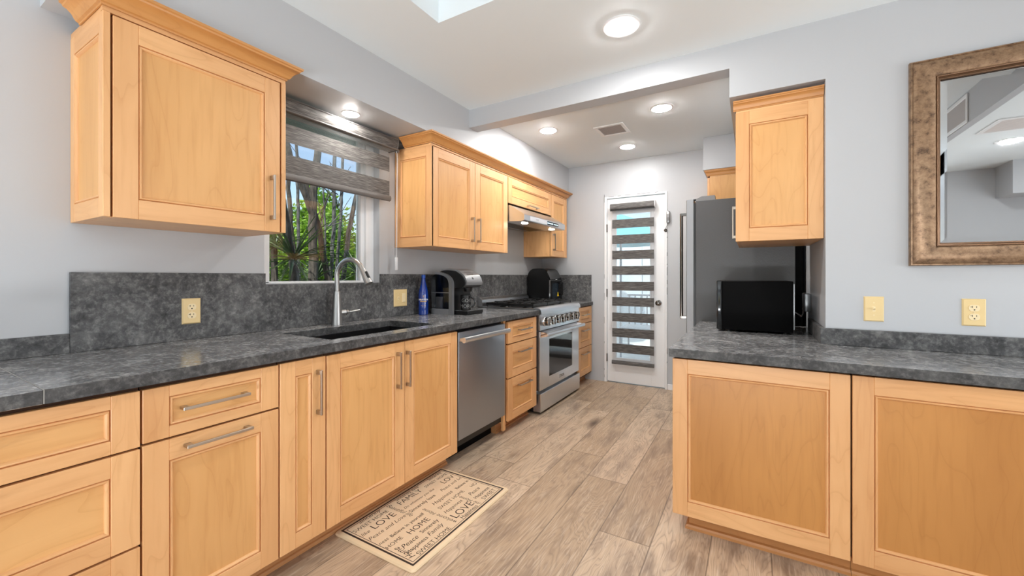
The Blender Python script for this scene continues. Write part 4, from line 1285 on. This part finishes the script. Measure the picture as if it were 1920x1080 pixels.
r = thing('coffee_maker', 'black and silver single-serve coffee maker on the worktop', 'coffee maker', (-2.03, 2.58, CT))
xz = lambda p, q, t_: (p, t_, q)
body = [(-2.16, CT), (-1.985, CT), (-1.985, 1.12)] + curve([(-1.90, 1.12), (-1.875, 1.14), (-1.872, 1.165), (-1.90, 1.21), (-1.955, 1.242), (-2.03, 1.256), (-2.10, 1.25), (-2.15, 1.225), (-2.185, 1.19), (-2.185, 1.0)])
MB().prism(body, xz, 2.475, 2.70, BLACK).build('body', r, r)
def arch(w0, w1):
    o = []; 
    cx, cz, = -2.06, 1.185
    return o
band_o = [(-1.972, CT + .001)] + curve([(-1.972, 1.13), (-1.973, 1.155), (-1.981, 1.181), (-2.0, 1.205), (-2.035, 1.226), (-2.09, 1.240), (-2.14, 1.245)])
band_i = curve([(-2.14, 1.226), (-2.09, 1.222), (-2.045, 1.208), (-2.02, 1.190), (-2.008, 1.168), (-2.004, 1.145), (-2.004, 1.12)]) + [(-2.004, CT + .001)]
MB().prism(band_o + band_i, xz, 2.448, 2.475, SILVERPLASTIC).build('silver_band', r, r)
res = [(-2.005, CT + .045)] + curve([(-2.005, 1.145), (-2.02, 1.188), (-2.046, 1.206), (-2.09, 1.221), (-2.14, 1.225), (-2.175, 1.20), (-2.182, 1.15)]) + [(-2.175, CT + .045)]
ro = MB().prism(res, xz, 2.449, 2.4745, CLEARPLASTIC).build('water_reservoir', r, r)
MB().prism([(-2.178, CT), (-2.005, CT), (-2.005, CT + .043), (-2.176, CT + .043)], xz, 2.447, 2.4745, GREYPLASTIC).build('reservoir_base', ro, r)
MB().box(-2.18, -2.005, 2.4445, 2.4485, CT + .165, CT + .171, SILVERPLASTIC).build('fill_line', ro, r)
MB().box(-2.14, -2.075, 2.4535, 2.470, CT + .046, CT + .135, LETTERWHITE, .004).build('filter_cartridge', ro, r)
lid = curve([(-2.11, 1.2505), (-2.03, 1.257), (-1.95, 1.246), (-1.93, 1.2365)]) + curve([(-1.925, 1.244), (-1.95, 1.257), (-2.03, 1.269), (-2.11, 1.262)])
MB().prism(lid, xz, 2.49, 2.69, SILVERPLASTIC).build('lid_handle', r, r)
face = curve([(-1.955, 1.2445), (-1.90, 1.2125), (-1.871, 1.167), (-1.874, 1.141)]) + curve([(-1.862, 1.143), (-1.858, 1.168), (-1.888, 1.220), (-1.948, 1.254)])
fo = MB().prism(face, xz, 2.485, 2.69, SILVERPLASTIC).build('control_face', r, r)
mb = MB(); p0, p1 = Vector((-1.94, 0, 1.2505)), Vector((-1.893, 0, 1.2235)); nn = Vector((.5, 0, .87)) * .001
mb.add([(p0.x + nn.x, 2.53, p0.z + nn.z), (p1.x + nn.x, 2.53, p1.z + nn.z), (p1.x + nn.x, 2.62, p1.z + nn.z), (p0.x + nn.x, 2.62, p0.z + nn.z)], [(0, 1, 2, 3)], BLACKGLOSS)
mb.build('display', fo, r)
MB().lathe([(.011, 0), (.011, .003), (.008, .004), (.0001, .004)], (-1.8725, 2.575, 1.194), (.87, 0, .5), BLACK, 20).build('brew_button', fo, r)
MB().prism([(-1.985, CT), (-1.862, CT), (-1.852, CT + .008), (-1.852, CT + .03), (-1.985, CT + .03)], xz, 2.487, 2.688, BLACK).build('drip_tray', r, r)
MB().box(-1.98, -1.855, 2.49, 2.685, CT + .0302, CT + .0335, CHROME, .001).build('drip_grid', r, r)
MB().cyl((-1.925, 2.59, 1.09), (-1.925, 2.59, 1.122), .03, BLACK, .036).build('spout', r, r)
mgx, mgy, mz = -1.925, 2.56, CT + .034
r = thing('mug', 'black mug with white hand-lettered words standing on the coffee maker drip tray', 'mug', (mgx, mgy, mz))
MB().lathe([(.001, 0), (.038, 0), (.041, .004), (.0415, .112), (.0400, .114), (.0385, .112), (.038, .008), (.001, .006)], (mgx, mgy, mz), (0, 0, 1), BLACK, 36).build('cup', r, r)
hdir = Vector((.8, .6, 0)).normalized(); hp = []
for k in range(11):
    a = -math.pi / 2 + math.pi * k / 10
    hp.append(Vector((mgx, mgy, mz + .058)) + hdir * (.040 + .030 * math.cos(a)) + Vector((0, 0, .036 * math.sin(a))))
MB().tube(hp, .006, BLACKGLOSS, 10).build('handle', r, r)
am = math.atan2(-mgy, -mgx) + .52
lb = MB(); wrap(lb, 'GOOD', .038, mz + .062, mgx, mgy, .0418, am, LETTERWHITE, -.0012); wrap(lb, 'MORNING', .038, mz + .018, mgx, mgy, .0418, am + .38, LETTERWHITE, -.0012)
lb.build('lettering', r, r, smooth=False)

# air fryer oven
r = thing('air_fryer', 'black air fryer oven with rounded top on the corner worktop behind the range', 'air fryer', (-2.1, 4.3, CT))
sideprof = [(-2.235, CT + .012), (-1.965, CT + .012), (-1.965, 1.17)] + curve([(-1.968, 1.185), (-1.995, 1.25), (-2.02, 1.285), (-2.05, 1.297), (-2.15, 1.297), (-2.19, 1.285), (-2.225, 1.25), (-2.238, 1.2)])
MB().prism(sideprof, xz, 4.155, 4.47, BLACK).build('housing', r, r)
topf = [(-1.966, 1.165), (-1.950, 1.165), (-1.950, 1.178), (-1.985, 1.25), (-2.008, 1.281), (-2.02, 1.2855), (-1.995, 1.25)]
to = MB().prism(topf, xz, 4.157, 4.468, BLACKGLOSS).build('control_face', r, r)
mb = MB().box(-1.9495, -1.949, 4.30, 4.345, 1.171, 1.176, LETTERWHITE); mb.build('lettering', to, r)
fd = MB().box(-1.9645, -1.944, 4.158, 4.467, CT + .02, 1.164, BLACKGLOSS, .003).build('door', r, r)
MB().box(-1.9655, -1.947, 4.1555, 4.167, CT + .016, 1.166, CHROME, .002).build('chrome_edge', fd, r)
MB().box(-1.9435, -1.9425, 4.20, 4.36, CT + .05, 1.13, plain('fryer_window', srgb(26, 40, 52), .05)).build('window', fd, r)
hm = MB().box(-1.92, -1.908, 4.405, 4.425, CT + .075, 1.14, BLACK, .003)
for z in (CT + .085, 1.13): hm.box(-1.944, -1.91, 4.407, 4.423, z - .008, z + .008, BLACK, .002)
hm.build('handle', fd, r)
mb = MB().add([(-1.9422, 4.325, CT + .065), (-1.9422, 4.375, CT + .065), (-1.9422, 4.355, CT + .115), (-1.9422, 4.345, CT + .115)], [(0, 1, 2, 3)], YELLOW); mb.build('warning_sticker', fd, r)
for x in (-2.2, -1.99):
    for y in (4.19, 4.44): MB().cyl((x, y, CT), (x, y, CT + .0125), .012, BLACK).build('foot', r, r)

# ------------------------------------------------------------------ floor mat with print
MX0, MX1, MY0, MY1 = -1.690, -1.184, 1.222, 1.985
r = thing('floor_mat', 'cream cushioned kitchen mat printed with brown words in front of the sink cabinet', 'mat', ((MX0 + MX1) / 2, (MY0 + MY1) / 2, 0))
def rrect(x0, x1, y0, y1, rad, n=6):
    o = []
    for cx, cy, a in ((x1 - rad, y1 - rad, 0), (x0 + rad, y1 - rad, 90), (x0 + rad, y0 + rad, 180), (x1 - rad, y0 + rad, 270)):
        for k in range(n + 1):
            t_ = R(a + 90 * k / n); o.append((cx + rad * math.cos(t_), cy + rad * math.sin(t_)))
    return o
mb = MB(); rings = []
for ins, z in ((.001, .0), (0, .004), (.004, .010), (.012, .0125), (.02, .0128)):
    rings.append([(x, y, z) for x, y in rrect(MX0 + ins, MX1 - ins, MY0 + ins, MY1 - ins, .02)])
n = len(rings[0]); vs = [p for g in rings for p in g]; fs = [tuple(range(n))[::-1]]
for k in range(len(rings) - 1):
    fs += [(k * n + j, k * n + (j + 1) % n, (k + 1) * n + (j + 1) % n, (k + 1) * n + j) for j in range(n)]
mb.add(vs, fs, MATEDGE); mb.add(rings[-1], [tuple(range(n))], MATTOP)
mb.build('foam_body', r, r)
def border(ins, wd, z=.0130):
    mb = MB()
    a, b, c, d = MX0 + ins, MX1 - ins, MY0 + ins, MY1 - ins
    vs = [(a, c, z), (b, c, z), (b, d, z), (a, d, z), (a + wd, c + wd, z), (b - wd, c + wd, z), (b - wd, d - wd, z), (a + wd, d - wd, z)]
    mb.add(vs, [(j, (j + 1) % 4, 4 + (j + 1) % 4, 4 + j) for j in range(4)], LETTERBROWN)
    mb.build('printed_border', r, r, smooth=False)
border(.023, .0095); border(.040, .003)
WORDS = [('Sincerely', -1.633, 1.328, .131, 90, 'i'), ('SWEET HOME', -1.594, 1.268, .206, 90, 't'), ('LOVE', -1.538, 1.337, .137, 90, 't'), ('like', -1.542, 1.270, .045, 90, 'i'),
 ('Peace and Love', -1.488, 1.268, .223, 90, 'i'), ('ness', -1.426, 1.268, .053, 90, 'i'), ('Believe in yourself', -1.423, 1.335, .215, 90, 'b'), ('HOME', -1.376, 1.268, .09, 90, 't'),
 ('Peace', -1.317, 1.305, .095, 90, 'i'), ('Happiness', -1.277, 1.290, .127, 90, 'b'), ('SWEET HOME', -1.231, 1.309, .216, 90, 't'), ('HOME', -1.364, 1.394, .135, 90, 't'),
 ('Sincerely', -1.324, 1.427, .117, 90, 'b'), ('Family', -1.280, 1.431, .102, 90, 'i'), ('Sincerely love', -1.488, 1.524, .186, 90, 'b'), ('FAMILY', -1.585, 1.548, .164, 90, 't'),
 ('Do whatever you like', -1.538, 1.531, .226, 90, 'i'), ('Sincerely love', -1.630, 1.560, .170, 90, 'b'), ('SWEET HOME', -1.590, 1.745, .188, 90, 't'), ('Sincerely', -1.630, 1.815, .11, 90, 'b'),
 ('LOV', -1.531, 1.834, .098, 90, 't'), ('Peace and Lo', -1.486, 1.760, .178, 90, 'i'), ('Believe in', -1.429, 1.821, .109, 90, 'b'), ('Happiness', -1.432, 1.633, .157, 90, 'i'),
 ('SWEET HOME', -1.379, 1.620, .205, 90, 't'), ('Happiness', -1.330, 1.606, .139, 90, 'i'), ('LOVE', -1.260, 1.601, .153, 90, 't'), ('Happiness', -1.231, 1.615, .128, 90, 'b'),
 ('HO', -1.369, 1.884, .048, 90, 't'), ('Peace', -1.323, 1.808, .09, 90, 'i'), ('Happiness', -1.280, 1.795, .131, 90, 'b'), ('SWEET', -1.236, 1.811, .117, 90, 't'),
 ('Beautiful life', -1.640, 1.496, .175, 0, 'i'), ('welcome Home', -1.245, 1.585, .215, 180, 'i'), ('Home', -1.245, 1.300, .11, 180, 'i'), ('me Home', -1.235, 1.775, .135, 180, 'i')]
for w_, x, y, ln, rot, st in WORDS:
    vs, fs = text_mesh(w_, 1.0, .32 if st == 'i' else 0, {'i': -.004, 't': -.004, 'b': .006}[st])
    wd = max(p for p, q in vs) - min(p for p, q in vs); m0 = min(p for p, q in vs); k = ln / wd
    ca, sa = math.cos(R(rot)), math.sin(R(rot))
    out = []
    for p, q in vs:
        u, v_ = (p - m0) * k, q * k
        out.append((min(MX1 - .043, max(MX0 + .043, x + u * ca - v_ * sa)), min(MY1 - .043, max(MY0 + .043, y + u * sa + v_ * ca)), .01305))
    MB().add(out, fs, LETTERBROWN).build('printed_word', r, r, smooth=False)

# ------------------------------------------------------------------ back door
mb = MB(); yf = YB - .012
# casing around the opening
mb.box(DX0, DX0 + .028, yf, YB + .12, 0, DZ1, WHITE, .002); mb.box(DX1 - .022, DX1, yf, YB + .12, 0, DZ1, WHITE, .002); mb.box(DX0 + .028, DX1 - .022, yf, YB + .12, DZ1 - .02, DZ1, WHITE, .002)
struct('trim_1', mb)
dx0, dx1 = -1.436, -.808
gx0, gx1, gz0, gz1 = -1.345, -.948, .275, 1.925
mb = MB(); ya, yb = YB + .004, YB + .046
mb.box(dx0, gx0, ya, yb, .012, 2.092, WHITE, .002); mb.box(gx1, dx1, ya, yb, .012, 2.092, WHITE, .002)
mb.box(gx0, gx1, ya, yb, .012, gz0, WHITE); mb.box(gx0, gx1, ya, yb, gz1, 2.092, WHITE)
dr = mb.build('door_1'); dr['kind'] = 'structure'
MB().box(gx0, gx1, YB + .022, YB + .027, gz0, gz1, GLASS).build('glass_pane', dr)
mb = MB()
for b in ((gx0, gx0 + .014, gz0, gz1), (gx1 - .014, gx1, gz0, gz1), (gx0, gx1, gz0, gz0 + .014), (gx0, gx1, gz1 - .014, gz1)):
    mb.box(b[0], b[1], YB - .002, YB + .02, b[2], b[3], WHITE, .002)
mb.build('glazing_bead', dr)
mb = MB().lathe([(.031, 0), (.031, .006), (.014, .010), (.012, .028), (.022, .036), (.027, .046), (.024, .056), (.012, .060), (.001, .060)], (-.872, YB + .003, .922), (0, -1, 0), SMOKECHROME, 28)
mb.build('door_knob', dr)
for z in (.28, 1.02, 1.76):
    MB().cyl((dx0 - .003, YB - .006, z - .045), (dx0 - .003, YB - .006, z + .045), .007, SMOKECHROME, None, 12).build('hinge', dr)
# worn paint edges of the casing
rnd = random.Random(4)
mb = MB()
for x in (DX0 + .001, DX1 - .001):
    z = .05
    while z < 2.08:
        h = rnd.uniform(.01, .09)
        if rnd.random() < .4: mb.box(x - .0014, x + .0014, yf - .0012, yf + .002, z, z + h, CHIP)
        z += h + rnd.uniform(.02, .1)
x = DX0 + .05
while x < DX1 - .1:
    h = rnd.uniform(.03, .16); mb.box(x, x + h, yf - .0012, yf + .002, DZ1 - .0015, DZ1 + .002, CHIP); x += h + rnd.uniform(.02, .08)
struct('trim_2', mb)

# zebra blind on the back door
r = thing('door_blind', 'charcoal zebra blind lowered over the glass of the back door', 'blind', (-1.14, YB - .03, 2.0))
c0, c1 = -1.385, -.902
yz = lambda p, q, t_: (t_, p, q)
prof = [(YB - .003, 1.955), (YB - .058, 1.955), (YB - .068, 1.965), (YB - .072, 1.99), (YB - .066, 2.015), (YB - .052, 2.025), (YB - .003, 2.025)]
MB().prism(prof, yz, c0, c1, FAB_X).build('cassette', r, r)
for a in (c0 - .004, c1):
    MB().prism([(YB - .002, 1.95), (YB - .06, 1.95), (YB - .072, 1.962), (YB - .076, 1.99), (YB - .07, 2.018), (YB - .054, 2.03), (YB - .002, 2.03)], yz, a, a + .004, WHITE).build('end_cap', r, r)
MB().box(c0, c1, YB - .066, YB - .058, 1.944, 1.954, BLACK, .002).build('cassette_lip', r, r)
f0, f1, fyb = -1.369, -.912, YB - .036
for i in range(9):
    zt = 1.847 - .1745 * i
    MB().box(f0, f1, fyb, fyb + .0012, zt - .098, zt, FAB_X).build('dark_band', r, r)
tops = [1.955] + [1.847 - .1745 * i - .098 for i in range(9)]
bots = [1.847 - .1745 * i for i in range(9)] + [.262]
for a, b in zip(tops, bots):
    MB().box(f0, f1, fyb + .0004, fyb + .0008, b, a, SHEER_DOOR).build('sheer_band', r, r)
MB().prism([(fyb - .012, .222), (fyb + .01, .222), (fyb + .012, .24), (fyb + .006, .264), (fyb - .006, .264), (fyb - .014, .245)], yz, f0 - .002, f1 + .002, FAB_X).build('bottom_rail', r, r)
MB().tube([(-1.39, YB - .03, 1.96), (-1.395, YB - .03, .70)], .0013, CORDPLASTIC, 6).build('pull_cord', r, r)
MB().box(-1.403, -1.388, YB - .035, YB - .025, .60, .70, CORDPLASTIC, .004).build('cord_weight', r, r)

# door alarm with its chain
r = thing('door_alarm', 'small grey door alarm on the wall right of the back door', 'alarm', (-.765, YB, 1.85))
MB().box(-.79, -.752, YB - .032, YB - .0005, 1.775, 1.905, SILVERPLASTIC, .012).build('casing', r, r)
MB().lathe([(.013, 0), (.013, .003), (.01, .004), (.0085, .002), (.001, .002)], (-.771, YB - .0315, 1.882), (0, -1, 0), LETTERWHITE, 20).build('dial', r, r)
MB().box(-.783, -.759, YB - .036, YB - .031, 1.80, 1.835, GREYPLASTIC, .003).build('key_slot', r, r)
MB().tube([(-.772, YB - .03, 1.778), (-.785, YB - .03, 1.74), (-.80, YB - .014, 1.712)], .002, GREYPLASTIC, 6).build('chain', r, r)
MB().lathe([(.017, 0), (.017, .006), (.012, .011), (.001, .012)], (-.797, YB - .012, 1.70), (0, -1, 0), SMOKECHROME, 20).build('chain_plate', r, r)

# ------------------------------------------------------------------ baseboard bits on the door wall
struct('baseboard_back', MB().box(-.779, -.51, YB - .011, YB, 0, .06, WHITE, .002))

# ------------------------------------------------------------------ garden outside the window
struct('ground_outside', MB().box(-30, XW - .16, -12, 24, -.12, -.02, SOIL))
def trunk(name, label, paths, mat, cat='tree', group='slender tree trunks outside the window'):
    p0 = paths[0][0][0]
    r = thing(name, label, cat, (p0[0], p0[1], -.02), group)
    for k, (pts, r0, r1) in enumerate(paths):
        P_ = [Vector(p) for p in pts]
        dense = []; rd = random.Random(k + int(abs(p0[1]) * 1000))
        for i in range(len(P_) - 1):
            for j in range(5):
                q = P_[i].lerp(P_[i + 1], j / 5); q += Vector((rd.uniform(-1, 1), rd.uniform(-1, 1), 0)) * .005
                dense.append(q)
        dense.append(P_[-1]); n = len(dense)
        MB().tube(dense, [r0 + (r1 - r0) * i / (n - 1) for i in range(n)], mat, 9).build('trunk' if k == 0 else 'branch', r, r)
    return r
def up(x, pts, top=3.4):
    a, b = pts[0], pts[-1]
    c = pts[-2]
    s = (b[0] - c[0]) / max(.05, b[1] - c[1])
    return [(x, a[0] + .02, -.02)] + [(x, y, z) for y, z in pts] + [(x, b[0] + s * (top - b[1]), top)]
twigs = random.Random(21)
def tw(base, n):
    out = []
    for _ in range(n):
        p = Vector(base) + Vector((twigs.uniform(-.1, .1), 0, 0)); d = Vector((twigs.uniform(-.3, .3), twigs.uniform(-1, 1), twigs.uniform(.1, .9))).normalized()
        L = twigs.uniform(.35, .8); out.append(([p, p + d * L * .5, p + d * L + Vector((0, 0, .06))], .007, .003))
    return out
trunk('tree', 'grey leaning trunk nearest the left edge of the window view', [(up(-3.4, [(2.093, 1.14), (2.044, 1.46), (2.0, 1.70), (1.969, 1.88)], 2.7), .031, .026)], BARK)
trunk('tree', 'thick brown trunk that forks upward in the middle of the window view',
      [(up(-3.9, [(2.587, 1.12), (2.578, 1.58), (2.578, 1.94), (2.604, 2.2), (2.631, 2.45)]), .047, .032), ([(-3.9, 2.578, 1.84), (-3.9, 2.45, 2.15), (-3.9, 2.36, 2.34), (-3.9, 2.2, 2.9)], .034, .024)], BARK2)
trunk('tree', 'brown trunk leaning left, right behind the forked trunk', [(up(-4.0, [(2.83, 1.12), (2.717, 1.73), (2.662, 1.89)], 2.3), .036, .025)] + tw((-4.0, 2.7, 1.8), 2), BARK2)
trunk('tree', 'straight grey trunk in line with the faucet arch', [(up(-4.4, [(3.145, 1.11), (3.189, 1.92), (3.189, 2.26), (3.2, 2.67)]), .025, .02)] + tw((-4.4, 3.19, 2.2), 3), BARK)
trunk('tree', 'slim straight trunk second from the right window frame', [(up(-4.6, [(3.368, 1.26), (3.438, 1.96), (3.45, 2.31), (3.462, 2.66)]), .021, .017)] + tw((-4.6, 3.45, 2.1), 2), BARK)
trunk('tree', 'bent trunk leaning right beside the right window frame', [(up(-4.2, [(3.161, 1.13), (3.249, 1.75), (3.363, 2.23), (3.434, 2.6)]), .03, .024)] + tw((-4.2, 3.38, 2.2), 2), BARK)
trunk('tree', 'slim dark trunk just right of the big hanging cabinet edge', [(up(-4.2, [(2.60, 1.2), (2.551, 1.55), (2.525, 1.82), (2.499, 2.21), (2.491, 2.54)]), .024, .02)], BARK2)
trunk('tree', 'thin grey trunk left of the forked trunk', [(up(-4.6, [(2.87, 1.2), (2.861, 1.78), (2.851, 2.33), (2.841, 2.7)]), .019, .016)], BARK)
trunk('tree', 'thinnest twiggy stem between the forked trunk and the straight grey trunk', [(up(-4.4, [(3.082, 1.2), (3.071, 1.86), (3.05, 2.2)], 2.35), .014, .008)] + tw((-4.4, 3.07, 1.8), 5), BARK)

def yucca(label, x, y, z, n, L, seed, h0=-.02):
    rd = random.Random(seed)
    r = thing('spiky_plant', label, 'plant', (x, y, -.02), 'spiky sword-leaved plants outside the window')
    MB().tube([(x, y, -.02), (x + .01, y, z * .5), (x, y, z)], [.04, .035, .03], BARK2, 8).build('stem', r, r)
    mb = MB()
    for k in range(n):
        az = rd.uniform(0, 2 * math.pi); el = rd.uniform(-.35, 1.25); ln = L * rd.uniform(.7, 1.1)
        d = Vector((math.cos(az) * math.cos(el), math.sin(az) * math.cos(el), math.sin(el)))
        sd = d.cross(Vector((0, 0, 1))); sd = (sd if sd.length > .05 else Vector((1, 0, 0))).normalized(); nrm = sd.cross(d)
        pts = []
        for i, (t_, w_) in enumerate(((0, .009), (.3, .013), (.65, .010), (.9, .004), (1, .001))):
            c = Vector((x, y, z)) + d * ln * t_ + Vector((0, 0, -.16 * ln * t_ * t_ * 1.4)); pts.append((c - sd * w_ + nrm * .004, c - nrm * .003, c + sd * w_ + nrm * .004))
        vs = [q for row in pts for q in row]; fs = []
        for i in range(4):
            fs += [(i * 3, i * 3 + 1, i * 3 + 4, i * 3 + 3), (i * 3 + 1, i * 3 + 2, i * 3 + 5, i * 3 + 4)]
        mb.add(vs, fs, BLADE)
    o = mb.build('leaf_rosette', r, r); o['kind'] = 'stuff'
yucca('spiky plant at the lower left of the window view, under the big hanging cabinet', -3.35, 2.04, 1.36, 40, .5, 1)
yucca('spiky plant low beside the right window frame, behind the faucet arch', -4.0, 3.22, 1.24, 44, .42, 2)
yucca('small spiky plant low between the trunks in the middle of the window', -4.1, 2.75, 1.18, 36, .4, 3)
yucca('spiky plant farthest left behind the leaning trunk', -4.1, 2.3, 1.5, 40, .38, 4)

def shrub(label, x, y, rx, ry, z0, z1, n, size, seed, mat):
    rd = random.Random(seed)
    r = thing('shrub', label, 'shrub', (x, y, -.02), 'leafy shrubs behind the trunks')
    st = MB()
    for k in range(5):
        st.tube([(x + rd.uniform(-.1, .1), y + rd.uniform(-.1, .1), -.02), (x + rd.uniform(-rx, rx) * .5, y + rd.uniform(-ry, ry) * .5, z1 * .75)], [.03, .01], BARK2, 6)
    st.build('stems', r, r)
    mb = MB(); vs, fs = [], []
    for k in range(n):
        while True:
            u, v_, w_ = rd.uniform(-1, 1), rd.uniform(-1, 1), rd.uniform(-1, 1)
            s_ = u * u + v_ * v_ + w_ * w_
            if .25 < s_ < 1: break
        bump = 1 + .22 * math.sin(5 * u + 3 * w_ + seed) * math.cos(4 * v_ + seed)
        c = Vector((x + u * rx * bump, y + v_ * ry * bump, (z0 + z1) / 2 + w_ * (z1 - z0) / 2 * bump))
        d = Vector((rd.uniform(-1, 1), rd.uniform(-1, 1), rd.uniform(-.6, .8))).normalized()
        sd = d.cross(Vector((rd.uniform(-1, 1), rd.uniform(-1, 1), 1))).normalized()
        L = size * rd.uniform(.6, 1.3); wd = L * .28
        o = len(vs); nn = d.cross(sd) * wd * .35
        vs += [c, c + d * L * .45 + sd * wd + nn, c + d * L, c + d * L * .45 - sd * wd + nn]
        fs += [(o, o + 1, o + 2), (o, o + 2, o + 3)]
    mb.add(vs, fs, mat)
    o = mb.build('foliage', r, r, smooth=False); o['kind'] = 'stuff'
shrub('low dark shrub at the left of the window view, behind the leaning trunk', -5.3, 2.3, .6, .52, -.02, 2.25, 9500, .085, 10, LEAFD)
shrub('bright green shrub behind the forked trunk in the middle of the window view', -5.3, 3.6, .6, .52, -.02, 2.1, 9500, .085, 8, LEAF)
shrub('dark green shrub at the right of the window view, behind the bent trunk', -5.3, 4.9, .6, .52, -.02, 1.95, 9500, .085, 7, LEAFD)
shrub('tall yellow-green shrub at the left, its top against the sky', -7.1, 3.3, .75, .62, -.02, 3.0, 10000, .11, 5, LEAF)
shrub('tall yellow-green shrub in the middle, its top against the sky', -7.1, 4.85, .75, .62, -.02, 2.85, 10000, .11, 6, LEAF)
shrub('tall green shrub at the right, lower against the sky', -7.1, 6.4, .75, .62, -.02, 2.6, 10000, .11, 9, LEAFD)

tag(MB().box(-3.25, XW - .165, .6, 3.4, 2.43, 2.47, plain('teal_awning', srgb(62, 106, 102), .6)).build('window_awning', loc=(-2.8, 2, 2.45)), 'teal awning edge outside the top of the kitchen window, behind the blind', 'awning')
# ground beyond the added rear door and added side window
struct('ground_terrace', MB().box(XW - .16, 14, -14, -3.6, -.12, -.02, PAVE))
struct('ground_side', MB().box(3.5, 14, -3.6, 12, -.12, -.02, SOIL))
# patio beyond the back door
struct('ground_patio', MB().box(XW - .16, 3.5, YB + .13, 12, -.1, -.02, PAVE))
mb = MB()
for i in range(14):
    mb.box(-4 + i * .42, -4 + i * .42 + .40, 8.4, 8.46, 0, 2.3, PALEBLUE, .004)
mb.box(-4, 1.9, 8.46, 8.5, .4, .5, PALEBLUE); mb.box(-4, 1.9, 8.46, 8.5, 1.8, 1.9, PALEBLUE)
tag(mb.build('garden_fence', loc=(-1, 8.4, -.02)), 'pale blue board fence across the patio behind the back door', 'fence')
r = thing('patio_umbrella', 'teal patio umbrella seen through the back door blind', 'umbrella', (-1.95, 7.0, -.02))
MB().cyl((-1.95, 7.0, -.02), (-1.95, 7.0, 2.2), .02, PATIOMETAL).build('pole', r, r)
MB().lathe([(.001, 2.3), (.25, 2.2), (.8, 1.85), (.82, 1.78), (.8, 1.82), (.25, 2.17), (.001, 2.26)], (-1.95, 7.0, -.02), (0, 0, 1), TEAL, 10).build('canopy', r, r)
MB().lathe([(.001, .0), (.22, 0), (.22, .05), (.03, .07), (.03, .2), (.001, .2)], (-1.95, 7.0, -.02), (0, 0, 1), PATIOMETAL, 20).build('foot_base', r, r)
r = thing('patio_chair', 'grey metal patio chair seen through the back door blind', 'chair', (-1.45, 6.3, -.02))
mb = MB()
for x in (-1.7, -1.22):
    for y in (6.1, 6.55): MB().cyl((x, y, -.02), (x, y, .42), .014, PATIOMETAL, None, 10).build('leg', r, r)
MB().box(-1.72, -1.2, 6.08, 6.57, .42, .45, PATIOMETAL, .01).build('seat', r, r)
mb = MB()
for i in range(6): mb.box(-1.70 + i * .092, -1.68 + i * .092, 6.55, 6.57, .45, .9, PATIOMETAL)
mb.box(-1.72, -1.2, 6.545, 6.575, .9, .93, PATIOMETAL, .006)
mb.build('backrest', r, r)
